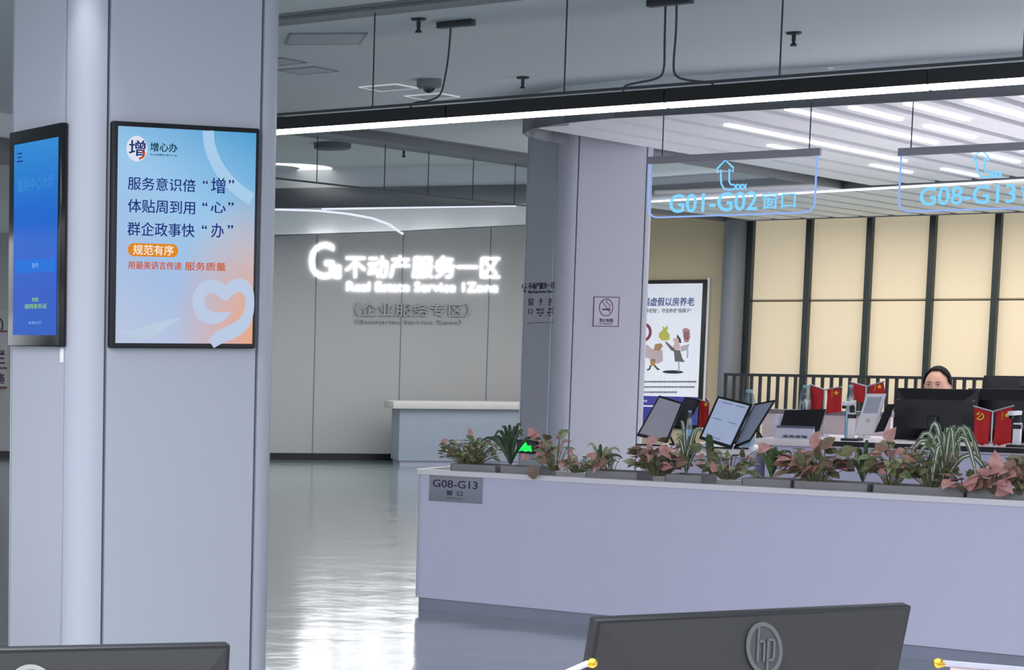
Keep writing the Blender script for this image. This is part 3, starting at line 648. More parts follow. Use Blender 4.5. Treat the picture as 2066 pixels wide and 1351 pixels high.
m = MB(); m.box(0, b - a, -.008, 0, 0, t - bt, bev=.002); m.build('plate', mat('plate_steel', (150, 151, 164), .4), np_)
wd, ht = b - a, t - bt
m = MB(); m.text('G08-G13', wd * .07, wd * .92, ht * .52, ht * .80, -.008, .002, .005); m.build('number_lettering', mat('plate_ink', (24, 26, 58), .5), np_)
m = MB(); m.text('窗  口', wd * .34, wd * .64, ht * .24, ht * .42, -.008, .002, .03); m.build('chinese_lettering', mat('plate_ink', (24, 26, 58), .5), np_)
m = MB(); m.text('Window Counter', wd * .34, wd * .64, ht * .12, ht * .18, -.008, .001, 0); m.build('small_lettering', mat('plate_ink2', (90, 92, 112), .5), np_)

# troughs
trough_m = mat('grey_trough', (150, 147, 152), .45)
tr_specs = [(912, 1003), (1012, 1092), (1185, 1290), (1345, 1420), (1500, 1600), (1605, 1755), (1765, 1950), (1955, 2075)]
tr_lab = ['shallow grey plant trough at the planter end above the G08 plate', 'grey plant trough below the dark spiky plant', 'grey plant trough between the small striped plant and the pink bush', 'grey plant trough under the pink bush beside the display binders', 'grey plant trough under the green dracaena', 'grey plant trough under the broad rust pink plant', 'long grey plant trough under the arching spider plant', 'grey plant trough below the pink arrowhead leaves at the frame edge']
for (xa, xb), lb_ in zip(tr_specs, tr_lab):
    ua, ub = D(xa, 950, 11.55)[0], D(xb, 950, 11.55)[0]; L_ = ub - ua
    root = thing('plant_trough', lb_, 'plant trough', W(ua, 11.53, CT - .02), RZ, 'grey troughs on the planter wall')
    m = MB(); t_ = .006; h_ = .058
    m.prism([(0.01, .01), (L_ - .01, .01), (L_ - .01, .2), (.01, .2)], 'z', 0, .012)
    for q in ((0, L_, 0, t_), (0, L_, .2, .2 + t_), (0, t_, 0, .2 + t_), (L_ - t_, L_, 0, .2 + t_)): m.box(q[0], q[1], q[2], q[3], .0, h_)
    m.build('tray', trough_m, root)
    m = MB(); m.box(t_, L_ - t_, t_, .2, .01, h_ - .012); m.build('soil', mat('pale_pebbles', (196, 194, 190), .9, noise=.5, scale=120), root)

# plants
def leafmat(name, c1, c2, sc=30, rough=.45):
    m = bpy.data.materials.new(name); m.use_nodes = True; nt = m.node_tree; p = nt.nodes['Principled BSDF']; p.inputs['Roughness'].default_value = rough
    tc = nt.nodes.new('ShaderNodeTexCoord'); n = nt.nodes.new('ShaderNodeTexNoise'); n.inputs['Scale'].default_value = sc; n.inputs['Detail'].default_value = 4
    r_ = nt.nodes.new('ShaderNodeValToRGB'); r_.color_ramp.elements[0].position = .38; r_.color_ramp.elements[1].position = .62
    r_.color_ramp.elements[0].color = rgb(*c1); r_.color_ramp.elements[1].color = rgb(*c2)
    nt.links.new(tc.outputs['Object'], n.inputs['Vector']); nt.links.new(n.outputs['Fac'], r_.inputs[0]); nt.links.new(r_.outputs[0], p.inputs['Base Color'])
    return m
pink = leafmat('pink_leaf', (226, 168, 166), (196, 140, 132)); rust = leafmat('rust_leaf', (168, 124, 112), (132, 116, 92)); olive = leafmat('olive_leaf', (142, 136, 100), (98, 108, 72))
cream = leafmat('cream_green_leaf', (186, 188, 148), (112, 130, 88)); dgreen = leafmat('dark_green_leaf', (52, 74, 58), (76, 96, 66)); grn = leafmat('green_leaf', (78, 108, 60), (104, 122, 74))
stem_m = mat('stem_green', (130, 128, 98), .6); striped_w = leafmat('variegated_leaf', (226, 232, 212), (204, 214, 188), 8); striped_g = leafmat('variegated_dark', (72, 90, 72), (92, 108, 84))
def leaf(mb, base, d, up, L_, w, shape, curl, seg=6):
    d = Vector(d).normalized(); side = d.cross(Vector(up)).normalized(); nrm = side.cross(d).normalized(); base = Vector(base); rows = []
    for i in range(seg + 1):
        t = i / seg
        if shape == 'arrow': ww = w * (1.25 * math.sin(PI * min(1, (t * .82 + .2)) ** .8) if t < 1 else 0)
        elif shape == 'blade': ww = w * math.sin(PI * (t * .9 + .1)) ** .7
        else: ww = w * math.sin(PI * min(.999, t * .96 + .03)) ** .75
        ww = max(ww, .0008)
        c = base + d * (L_ * t) + nrm * (-curl * L_ * t * t)
        rows.append([mb.bm.verts.new(c + side * (-ww / 2) + nrm * ww * .14), mb.bm.verts.new(c), mb.bm.verts.new(c + side * (ww / 2) + nrm * ww * .14)])
    for a, b in zip(rows, rows[1:]):
        for k in range(2): mb.bm.faces.new((a[k], a[k + 1], b[k + 1], b[k]))
def bushy(x, ybase, wpx, ytop, label, mats, nl, size, seed, shape='arrow', name='arrowhead_plant', v=11.6, extra=()):
    """mats: list of (part name, material, share)."""
    rnd = random.Random(seed); u, _ = D(x, ybase, v); zb_ = CT + .022; _, zt_ = D(x, ytop, v); hw_ = (D(x + wpx / 2, ybase, v)[0] - u); H_ = max(.08, zt_ - zb_ - .01)
    root = thing(name, label, 'plant', W(u, v, zb_), RZ, 'plants along the planter wall')
    mbs = [MB() for _ in mats]; st = MB()
    size *= .98
    for k in range(int(nl * 2.4)):
        mi = 0; q = rnd.random(); acc = 0
        for i, (_, _, sh) in enumerate(mats):
            acc += sh
            if q <= acc: mi = i; break
        th = rnd.uniform(0, 2 * PI); rr_ = math.sqrt(rnd.random()); h = H_ * (.25 + .75 * rnd.random() * (1 - .35 * rr_))
        tip = Vector((math.cos(th) * rr_ * hw_ * .85, math.sin(th) * rr_ * .13, h)); b0 = Vector((tip.x * .25, tip.y * .4, 0))
        mid = (b0 + tip) / 2 + Vector((0, 0, h * .15))
        st.tube([b0, mid, tip], [.0026, .002, .0014], 5, False)
        s = size * rnd.uniform(.75, 1.25)
        d = Vector((math.cos(th) * .9 + rnd.uniform(-.4, .4), -.35 + rnd.uniform(-.6, .5), rnd.uniform(-.35, .5)))
        leaf(mbs[mi], tip, d, (rnd.uniform(-.5, .5), rnd.choice((-.75, -.2, -.1)), .75), s, s * .6, shape, rnd.uniform(.05, .35))
    for (px_, py_, ang, s, mi, *dv_) in extra:               # single leaves the photo shows standing out
        dv = dv_[0] if dv_ else .08; uu, zz = D(px_, py_, v - dv); c = Vector((uu - u, -dv, zz - zb_)); ca, sa = math.cos(math.radians(ang)), math.sin(math.radians(ang))
        st.tube([(c.x * .2, 0, 0), (c.x * .6, -.03, c.z * .7 + .01), c], [.003, .0025, .0018], 5, False)
        leaf(mbs[mi], c, (ca, -.12, sa), (0, -1, .35), s, s * (.95 if dv_ else .62), 'oval' if dv_ else shape, .1)
    for (nm, mm, _), q in zip(mats, mbs):
        if len(q.bm.verts): q.build(nm, mm, root, ang=180)
    st.build('stems', stem_m, root, ang=180)
    return root
def spiky(x, ybase, wpx, ytop, label, nl, wl, seed, m1=dgreen, m2=grn, droop=.5, name='dracaena', v=11.6, striped=False):
    rnd = random.Random(seed); u, _ = D(x, ybase, v); zb_ = CT + .022; _, zt_ = D(x, ytop, v); hw_ = D(x + wpx / 2, ybase, v)[0] - u; H_ = zt_ - zb_
    root = thing(name, label, 'plant', W(u, v, zb_), RZ, 'plants along the planter wall'); a_, b_ = MB(), MB()
    for k in range(nl):
        th = 2 * PI * k / nl * 2.4 + rnd.uniform(-.3, .3); e = rnd.uniform(.15, 1); mb = a_ if (k % 2 or striped) else b_
        ox, oy = math.cos(th) * hw_ * e, math.sin(th) * .15 * e; top = H_ * rnd.uniform(.6, 1) * (1 - .25 * e)
        P = []
        for i in range(9):
            t = i / 8; zz = top * math.sin(min(1, t * (1 + droop * e)) * PI / 2) if t * (1 + droop * e) <= 1 else top * math.cos((t * (1 + droop * e) - 1) * PI / 2 * 1.1)
            P.append(Vector((ox * t ** 1.15, oy * t, max(zz, .004) + .02 * (1 - t))))
        rows = []; rows2 = []
        for i, p in enumerate(P):
            t = (P[min(i + 1, 8)] - P[max(i - 1, 0)]).normalized(); s = t.cross(Vector((0, -1, .4))).normalized(); w_2 = wl * (math.sin(PI * (.12 + .86 * i / 8)) ** .6) / 2
            nn = s.cross(t)
            rows.append([mb.bm.verts.new(p - s * w_2 + nn * w_2 * .3), mb.bm.verts.new(p), mb.bm.verts.new(p + s * w_2 + nn * w_2 * .3)])
            if striped:
                for sg_ in (-1, 1): rows2.append((b_.bm.verts.new(p + s * sg_ * w_2 * .9 + nn * (w_2 * .3) + Vector((0, -.0015, .0005))), b_.bm.verts.new(p + s * sg_ * w_2 * .35 + nn * w_2 * .12 + Vector((0, -.0015, .0005)))))
        for r1, r2 in zip(rows, rows[1:]):
            for q in range(2): mb.bm.faces.new((r1[q], r1[q + 1], r2[q + 1], r2[q]))
        if striped:
            for i in range(8):
                for sg_ in (0, 1): p_, q_ = rows2[2 * i + sg_], rows2[2 * i + 2 + sg_]; b_.bm.faces.new((p_[0], p_[1], q_[1], q_[0]))
    a_.build('leaves' if not striped else 'leaf_margins', m1, root, ang=180); b_.build('young_leaves' if not striped else 'leaf_centres', m2, root, ang=180)
    return root
PINKS = [('pink_leaves', pink, .34), ('rust_leaves', rust, .16), ('green_leaves', cream, .34), ('olive_leaves', olive, .16)]
bushy(950, 942, 125, 872, 'bushy olive green plant with pink tips at the planter end', [('green_leaves', cream, .55), ('dark_leaves', olive, .37), ('pink_leaves', pink, .08)], 60, .045, 1, 'oval', 'fittonia', extra=((905, 888, 190, .05, 2), (952, 878, 120, .05, 2), (905, 903, 175, .055, 1)))
spiky(1030, 945, 150, 843, 'dark spiky plant with long thin leaves next to the green exit sign', 11, .024, 6, dgreen, dgreen, .45)
bushy(1118, 950, 62, 868, 'pale stemmed plant with pink leaves beside the green exit sign', PINKS, 14, .055, 3, extra=((1065, 873, 10, .07, 0), (1072, 880, 10, .06, 0), (1052, 922, 0, .06, 0), (1130, 880, 35, .075, 2), (1098, 935, 90, .06, 1), (1076, 966, 88, .085, 1, .215)))
bushy(1165, 955, 80, 915, 'small cream green plant between two grey troughs', [('green_leaves', cream, .7), ('pink_leaves', pink, .3)], 20, .05, 4, v=11.55)
spiky(1212, 950, 95, 886, 'small striped plant with dark curved leaves near the pillar seam', 8, .02, 5, dgreen, cream, .4, 'dracaena')
bushy(1232, 950, 60, 905, 'low pink leaved sprig beside the small striped plant', PINKS, 9, .055, 6)
bushy(1330, 955, 140, 885, 'dense pink and olive bush below the grey display binder', [('pink_leaves', pink, .3), ('rust_leaves', rust, .2), ('olive_leaves', olive, .28), ('green_leaves', cream, .22)], 48, .062, 7, extra=((1305, 893, 20, .08, 0), (1330, 910, 10, .085, 0), (1335, 940, 0, .07, 0), (1365, 935, 10, .07, 1)))
spiky(1385, 945, 90, 838, 'upright striped plant between the two display binders', 11, .024, 8, striped_w, striped_g, .25, 'spider_plant', striped=True)
spiky(1436, 945, 30, 862, 'broad grey green leaves in front of the paper binder', 3, .045, 22, olive, dgreen, .3, 'dracaena')
bushy(1470, 968, 130, 900, 'loose olive and pink plant below the paper binder', [('olive_leaves', olive, .35), ('green_leaves', cream, .35), ('pink_leaves', pink, .3)], 30, .058, 9, extra=((1415, 905, 170, .08, 0), (1530, 905, 10, .08, 2)))
spiky(1556, 965, 100, 890, 'green dracaena with upright narrow leaves below the white name stand', 14, .024, 10, dgreen, grn, .25)
bushy(1650, 965, 150, 896, 'broad rust pink plant with spread leaves below the tilted black tablet', [('rust_leaves', rust, .5), ('pink_leaves', pink, .22), ('olive_leaves', olive, .28)], 36, .085, 11, 'oval', 'aglaonema', extra=((1640, 905, 75, .1, 1), (1655, 905, 40, .1, 0), (1690, 915, 20, .1, 2)))
spiky(1742, 960, 95, 876, 'dark leafed spiky plant below the white face scanner', 10, .022, 12, dgreen, cream, .4)
bushy(1800, 965, 105, 880, 'tall pink arrowhead plant before the black monitor', PINKS, 22, .075, 13, extra=((1790, 888, 60, .085, 0), (1775, 945, 0, .085, 0), (1765, 905, 5, .08, 1)))
bushy(1880, 968, 100, 895, 'brown green bush under the arching spider plant', [('olive_leaves', olive, .55), ('rust_leaves', rust, .3), ('green_leaves', grn, .15)], 46, .045, 14, 'oval', 'fittonia')
spiky(1905, 960, 215, 838, 'large arching spider plant with white striped leaves', 26, .03, 15, striped_w, striped_g, .9, 'spider_plant', striped=True)
bushy(1945, 985, 60, 950, 'low pink plant at the foot of the spider plant', PINKS, 9, .075, 16, v=11.52, extra=((1950, 985, 50, .085, 0),))
bushy(2015, 985, 110, 925, 'pink arrowhead plant below the paired red flags', [('pink_leaves', pink, .75), ('rust_leaves', rust, .25)], 20, .08, 17, v=11.55, extra=((2000, 945, 0, .1, 0), (2020, 965, 10, .09, 1), (2010, 990, 0, .08, 0)))
bushy(2062, 985, 50, 905, 'brown olive plant standing past the pink arrowhead plant', [('olive_leaves', olive, .6), ('rust_leaves', rust, .4)], 20, .07, 18, v=11.56)

# ------------------------------------------------------------------ service desk and the things on it
DZ = 1.05
DL = .965; du = D(1522, 890, 13.1)[0]
dk = thing('service_desk', 'long pale service desk with a black edge carrying the monitors', 'desk', W(du, 13.1, 0), RZ)
dn = 6 - .9
m = MB(); m.box(0, dn, 0, .95, DZ - .04, DZ, bev=.006); m.build('top', desk_m, dk)
m = MB(); m.box(.05, dn, .06, .9, .08, DZ - .04); m.build('front_panel', counter_m, dk)
m = MB(); m.box(.08, dn, .1, .85, 0, .08); m.build('plinth', plinth_m, dk)
m = MB(); m.box(D(1660, 885, 13.1)[0] - du, dn, -.012, .006, DZ - .03, DZ + .0); m.build('edge_band', dark_metal, dk)
ul = D(1264, 895, 13.1)[0]
ld = thing('side_desk', 'lower rounded end desk carrying the display binders', 'desk', W(ul, 13.08, 0), RZ)
w_ = du - ul - .015; oz = [(w_, 0), (w_, 1.0), (.12, 1.0)] + arc(.12, .88, .12, 90, 180, 6)[1:] + arc(.12, .12, .12, 180, 270, 6)
m = MB(); m.prism(oz, 'z', DL - .035, DL); m.build('top', counter_top, ld)
m = MB(); m.box(.1, w_, .08, .92, .0, DL - .035); m.build('body', counter_m, ld)
pu = D(1545, 830, 14.35)[0]; pn = D(1803, 830, 14.35)[0] - pu; _, pz = D(1620, 826, 14.35)
pt_ = thing('desk_partition', 'pale pink white partition with grey cap behind the tilted black tablet', 'partition', W(pu, 14.3, 0), RZ)
m = MB(); m.box(0, pn, 0, .05, 0, pz - .03); m.build('panel', mat('pinkish_white_panel', (240, 222, 218), .5, noise=.02), pt_)
m = MB(); m.box(-.01, pn + .01, -.02, .07, pz - .03, pz); m.build('cap', mat('cap_grey', (132, 130, 136), .5), pt_)
def desk_thing(name, label, cat, x, v, dz=0, rot=0, group=None):
    u = D(x, 880, v)[0]; return thing(name, label, cat, W(u, v, DZ + dz), RZ + rot, group), u
def DD(x, y, v, u): a, b = D(x, y, v); return a - u, b - DZ
# tilted display binders: outlines measured in the photo, leaning back on a foot
def binder(label, quad, v0, lean, sheet_m, extras):
    xs = [q[0] for q in quad]; t, u = desk_thing('display_binder', label, 'display stand', xs[3], v0, DL - DZ)
    pts = []
    for i, (x, y) in enumerate(quad):                       # top edge lies further back than the bottom edge
        vv = v0 + (lean if i < 2 else 0); a, z = D(x, y, vv); pts.append(Vector((a - u, vv - v0, max(.004, z - DL))))
    n = (pts[1] - pts[0]).cross(pts[3] - pts[0]).normalized()
    pts[2].y -= (pts[2] - pts[0]).dot(n) / n.y
    if n.y > 0: n = -n
    def slab(ps, th, off):
        mb = MB(); f = [mb.bm.verts.new(p + n * off) for p in ps]; g = [mb.bm.verts.new(p + n * (off - th)) for p in ps]
        mb.bm.faces.new(f); mb.bm.faces.new(g[::-1])
        for k in range(4): mb.bm.faces.new((f[k], g[k], g[(k + 1) % 4], f[(k + 1) % 4]))
        return mb
    slab(pts, .012, 0).build('cover', black, t)
    c = sum(pts, Vector()) / 4
    def B_(s, r_): return pts[0] * (1 - s) * (1 - r_) + pts[1] * s * (1 - r_) + pts[2] * s * r_ + pts[3] * (1 - s) * r_
    slab([B_(.06, .05), B_(.94, .05), B_(.94, .94), B_(.06, .94)], .001, .002).build('sheet', sheet_m, t)
    for nm, mm, rects in extras:
        mb = MB()
        for (s0, r0, s1, r1) in rects:
            f = [mb.bm.verts.new(B_(*q) + n * .0035) for q in ((s0, r0), (s1, r0), (s1, r1), (s0, r1))]; mb.bm.faces.new(f)
        mb.build(nm, mm, t, smooth=False)
    mb = MB(); lo = min(p.z for p in pts); b0 = (pts[0] + pts[1]) / 2; foot = Vector((b0.x, b0.y + .08, .004))
    mb.tube([c - n * .012, foot], .008, 6); mb.tube([Vector((pts[3].x, pts[3].y, .006)), Vector((pts[2].x, pts[2].y, .006))], .006, 6); mb.build('foot', black, t)
    return t, u
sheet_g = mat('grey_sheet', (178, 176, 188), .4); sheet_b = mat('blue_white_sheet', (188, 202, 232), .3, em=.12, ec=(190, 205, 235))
binder('tilted grey sheeted display binder nearest the far pillar', [(1330, 797), (1378, 812), (1345, 893), (1284, 878)], 13.3, .12, sheet_g, [])
pr = [('print_lines', mat('print_blue', (150, 165, 205), .5), [(.2, .1, .5, .125), (.6, .1, .85, .125), (.14, .48, .4, .5), (.58, .48, .85, .5), (.2, .88, .6, .9)])]
binder('tilted display binder with printed pale blue page', [(1448, 798), (1518, 815), (1476, 905), (1410, 884)], 13.32, .14, sheet_b, pr)
binder('dark display binder page standing open beside the pale blue page', [(1522, 814), (1564, 806), (1510, 890), (1480, 903)], 13.36, .14, mat('slate_sheet', (150, 160, 180), .3), [])
binder('black open document holder behind the grey sheeted binder', [(1382, 800), (1412, 806), (1382, 866), (1352, 862)], 13.55, .1, mat('dark_sheet', (52, 54, 60), .4), [])
# tilted black tablet and white name stand
t, u = desk_thing('signature_tablet', 'tilted black tablet behind the white name stand', 'tablet', 1570, 13.4)
q = [DD(1583, 827, 13.5, u), DD(1666, 825, 13.5, u), DD(1648, 886, 13.4, u), DD(1568, 883, 13.4, u)]
m = MB(); f = [m.bm.verts.new((p[0], .1 if i < 2 else 0, max(p[1], .004))) for i, p in enumerate(q)]; g = [m.bm.verts.new((p[0], (.1 if i < 2 else 0) + .018, max(p[1], .004))) for i, p in enumerate(q)]
m.bm.faces.new(f); m.bm.faces.new(g[::-1])
for k in range(4): m.bm.faces.new((f[k], g[k], g[(k + 1) % 4], f[(k + 1) % 4]))
m.build('casing', black, t)
m = MB(); w3 = q[2][0] - q[3][0]; m.tube([(q[3][0] + w3 * .5, .09, .12), (q[3][0] + w3 * .5, .2, .006)], .01, 6); m.build('prop', black, t)
t, u = desk_thing('name_stand', 'white name stand with four dark characters on the service desk', 'name stand', 1562, 13.22)
(a, z1_), (b, z0_) = DD(1563, 862, 13.22, u), DD(1636, 896, 13.22, u)
m = MB(); m.prism([(0, 0), (.09, 0), (.05, z1_), (.035, z1_)], 'x', a, b); m.build('plate', mat('acrylic_white', (214, 212, 232), .2), t)
m = MB(); m.box(a, b, .03, .055, z1_, z1_ + .012); m.build('top_edge', mat('smoke_edge', (84, 82, 110), .3), t)
m = MB(); m.text('业务咨询', a + (b - a) * .22, b - (b - a) * .12, z1_ * .1, z1_ * .36, .004, .004, .02); m.build('lettering', ink, t)
t, u = desk_thing('card_holder', 'clear upright card holder beside the white name stand', 'card holder', 1560, 13.45)
m = MB(); m.box(0, .03, 0, .06, 0, .14, bev=.004); m.build('holder', mat('acrylic_white', (214, 212, 232), .2), t)
# water bottles
bot = glass('pale_blue_plastic', (.62, .78, .86), .16, .15)
def bottle(label, x, v, ytop, wpx, b=DZ):
    t, u = desk_thing('water_bottle', label, 'bottle', x, v, b - DZ, 0, 'clear bottles on the service desk'); _, z = D(x, ytop, v); h = z - b; r_ = (D(x + wpx / 2, 850, v)[0] - D(x - wpx / 2, 850, v)[0]) / 2
    m = MB(); m.lathe([(r_ * .9, 0), (r_, .01), (r_, h * .62), (r_ * .95, h * .75), (r_ * .7, h * .9), (r_ * .5, h * .95)], seg=18); m.build('body', bot, t)
    m = MB(); m.lathe([(r_ * .5, h * .95), (r_ * .52, h * .96), (r_ * .52, h), (r_ * .4, h * 1.003)], seg=14); m.build('cap', mat('bottle_cap', (150, 190, 205), .4), t)
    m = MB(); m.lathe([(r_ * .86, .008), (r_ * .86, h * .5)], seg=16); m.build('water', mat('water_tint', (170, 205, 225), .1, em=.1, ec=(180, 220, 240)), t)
bottle('broad pale blue bottle behind the tilted black tablet', 1623, 13.75, 777, 30)
bottle('pale blue bottle seen past the dark binder page', 1508, 13.75, 786, 28, DL)
bottle('tall clear bottle between red flags and document camera', 1712, 13.5, 776, 17)
bottle('slim clear bottle between the two display binders', 1390, 13.25, 828, 12, DL)
# document cameras: white post, black band, swing arm
def doc_cam(label, x, v, ytop, wpx, yhead):
    t, u = desk_thing('document_camera', label, 'document camera', x, v, 0, 0, 'document cameras on the service desk'); h = D(x, ytop, v)[1] - DZ; r_ = (D(x + wpx / 2, 850, v)[0] - D(x - wpx / 2, 850, v)[0]) / 2
    m = MB(); m.box(-.05, .05, -.04, .08, 0, .015, bev=.004); m.build('base', dark_metal, t)
    m = MB(); m.box(-r_, r_, -r_, r_, .012, h - .03, bev=.004); m.build('post', counter_top, t)
    m = MB(); m.box(-r_ * 1.15, r_ * 1.15, -r_ * 1.15, r_ * 1.15, h - .065, h - .04); m.build('band', black, t)
    m = MB(); m.lathe([(r_ * .8, h - .035), (r_ * .9, h), (r_ * .5, h + .02)], seg=12); m.build('pivot', dark_metal, t)
    m = MB(); m.box(-r_ * .8, r_ * .8, -.16, .02, h + .015, h + .04, bev=.004); m.build('arm', counter_top, t)
    m = MB(); m.lathe([(.012, h - .002), (.014, h + .015)], (0, -.145, 0), 12); m.build('lens', blackgloss, t)
doc_cam('white document camera post with black band beside the red flags', 1717, 13.25, 822, 12, 805)
doc_cam('white document camera post with black band near the paired party flags', 2052, 13.2, 842, 15, 822)
# face scanner
t, u = desk_thing('face_scanner', 'white upright face scanner leaning on the service desk', 'scanner', 1740, 13.5)
q = [DD(1748, 794, 13.58, u), DD(1786, 794, 13.58, u), DD(1762, 876, 13.45, u), DD(1724, 876, 13.45, u)]
m = MB()
f = [m.bm.verts.new((p[0], .08 if i < 2 else -.05, max(.004, p[1]))) for i, p in enumerate(q)]; g = [m.bm.verts.new((p[0], (.08 if i < 2 else -.05) + .025, max(.004, p[1]))) for i, p in enumerate(q)]
m.bm.faces.new(f); m.bm.faces.new(g[::-1])
for k in range(4): m.bm.faces.new((f[k], g[k], g[(k + 1) % 4], f[(k + 1) % 4]))
m.build('body', counter_top, t)
Q = lambda s, r_: tuple(sum(w * c for w, c in zip(((1 - s) * (1 - r_), s * (1 - r_), s * r_, (1 - s) * r_), [(q[i][0], .08 if i < 2 else -.05, max(.004, q[i][1]))[k] for i in range(4)])) - (.002 if k == 1 else 0) for k in range(3))
m = MB(); m.face([Q(.12, .08), Q(.88, .08), Q(.88, .48), Q(.12, .48)]); m.build('display', mat('scanner_grey', (182, 184, 196), .25), t)
m = MB(); m.ball(Q(.5, .66), .014, (1, .5, 1)); m.build('lens', mat('lens_cream', (206, 200, 170), .2), t)
# narrow side-on tablet beside the monitor
t, u = desk_thing('card_reader', 'thin dark reader seen edge on beside the black monitor', 'reader', 1770, 13.45)
q = [DD(1790, 815, 13.5, u), DD(1802, 815, 13.5, u), DD(1778, 870, 13.4, u), DD(1763, 872, 13.4, u)]
m = MB(); f = [m.bm.verts.new((p[0], .05 if i < 2 else -.04, max(.004, p[1]))) for i, p in enumerate(q)]; g = [m.bm.verts.new((p[0], (.05 if i < 2 else -.04) + .04, max(.004, p[1]))) for i, p in enumerate(q)]
m.bm.faces.new(f); m.bm.faces.new(g[::-1])
for k in range(4): m.bm.faces.new((f[k], g[k], g[(k + 1) % 4], f[(k + 1) % 4]))
m.build('casing', dark_metal, t)
# ------------------------------------------------------------------ monitors
def hp_logo(parent, cx, cz, r_, rx_, y, tilt, m_, ink_, sc=1):
    root = MB(); o_ = arc(0, 0, rx_, 0, 360, 36, r_)
    root.ribbon(o_, r_ * .18, 0, .0015); lg = root.build('logo', m_, parent, (cx, y, cz)); lg.rotation_euler = (tilt, 0, 0)
    d = MB(); d.poly(arc(0, 0, rx_ * .93, 0, 360, 32, r_ * .93)[:-1], .0008, .0008); d.build('logo_disc', ink_, lg)
    l = MB(); k = .22
    def st(a, b, w): l.ribbon([a, b], w, -.001, .0012)
    X = lambda x, z: (x * rx_ + z * k * rx_, z * r_)
    st(X(-.42, -.52), X(-.42, .95), rx_ * .13); l.ribbon([X(-.42, .30), X(-.1, .30), X(-.03, .18), X(-.03, -.52)], rx_ * .13, -.001, .0012)
    st(X(.2, -.95), X(.2, .36), rx_ * .13); l.ribbon([X(.2, .34), X(.5, .34), X(.58, .2), X(.58, -.35), X(.5, -.47), X(.2, -.47)], rx_ * .13, -.001, .0012)
    l.build('logo_letters', m_, lg); return lg
def monitor(label, loc, rz, tilt, w, h, body_m, bez_m, base_drop, logo=None, group=None, inset=.14, slit=False):
    """Seen from the back: local -y faces the viewer, origin on the table under the screen."""
    t = thing('computer_monitor', label, 'monitor', loc, rz, group)
    T = Matrix.Translation((0, 0, base_drop + h)) @ Matrix.Rotation(tilt, 4, 'X')
    m = MB(); m.box(-w / 2, w / 2, 0, .022, -h, 0, bev=.003, m=T); bo = m.build('bezel', bez_m, t)
    m = MB(); i = inset; d = inset * .42
    o4 = [(-w / 2 + .004, .001, -.003), (w / 2 - .004, .001, -.003), (w / 2 - .004, .001, -h + .003), (-w / 2 + .004, .001, -h + .003)]
    i4 = [(-w / 2 + i, -d, -i), (w / 2 - i, -d, -i), (w / 2 - i, -d, -h + i), (-w / 2 + i, -d, -h + i)]
    a = [m.bm.verts.new(T @ Vector(p)) for p in o4]; b = [m.bm.verts.new(T @ Vector(p)) for p in i4]
    for k in range(4): m.bm.faces.new((a[k], a[(k + 1) % 4], b[(k + 1) % 4], b[k]))
    m.bm.faces.new(b); m.bm.faces.new(a[::-1]); m.build('back_cover', body_m, t, smooth=False)
    if slit:
        m = MB(); m.box(-w / 2 + .01, w / 2 - .01, -.012, .0, -.075, -.066, m=T); m.build('vent_slot', mat('slot_grey', (92, 94, 108), .4), t)
    m = MB(); m.box(-w / 2 + .008, w / 2 - .008, .0215, .0235, -h + .02, -.008, m=T); m.build('screen', blackgloss, t)
    m = MB(); p0 = T @ Vector((0, -d * .9, -h * .62)); m.box(p0.x - .03, p0.x + .03, p0.y - .03, p0.y + .01, .01, p0.z + .03, bev=.004); m.build('stand', bez_m, t)
    m = MB(); m.box(-.12, .12, p0.y - .09, p0.y + .12, 0, .012, bev=.004); m.build('base', bez_m, t)
    if logo:
        cz, r_, rx_, lm, li = logo; ft = math.atan2(d, i); p = T @ Vector((0, -d * cz / i - .002, -cz)); hp_logo(t, p.x, p.z, r_, rx_, p.y, tilt - ft, lm, li)
    return t
def dmon(label, xl, xr, ytop, v, rot=0, logo=None, slit=True, ht=.32):
    a, z = D(xl, ytop, v); b, _ = D(xr, ytop, v); return monitor(label, W((a + b) / 2, v, DZ), RZ + rot, -.06, b - a, ht, mat('monitor_black', (16, 16, 24), .4), black, z - DZ - ht, logo, 'black monitors on the service desk', .07, slit)
dmon('black monitor in front of the seated person', 1808, 1975, 782, 13.72)
dmon('black monitor behind the paired party flags', 1950, 2130, 783, 13.86, -.1)
lgm = mat('logo_dim', (84, 84, 100), .4, .3)
hz = D(2040, 757, 14.9)
dk2 = thing('work_desk', 'low work desk standing behind the service desk', 'desk', W(-4.9, 14.55, 0), RZ)
m = MB(); m.box(0, 3.6, 0, .6, .72, .76, bev=.005); m.build('top', desk_m, dk2)
for xx in (.05, 3.5): MB().box(xx, xx + .05, .05, .55, 0, .72).build('leg', counter_m, dk2)
a, z = D(1985, 757, 14.8); b, _ = D(2150, 757, 14.8); monitor('tall black monitor with round emblem rising behind the other black monitors', W((a + b) / 2, 14.8, .76), RZ, -.05, b - a, .42, mat('monitor_black', (16, 16, 24), .4), black, z - .76 - .42, (.045, .022, .022, lgm, mat('monitor_black', (16, 16, 24), .4)), 'black monitors on the service desk', .09)

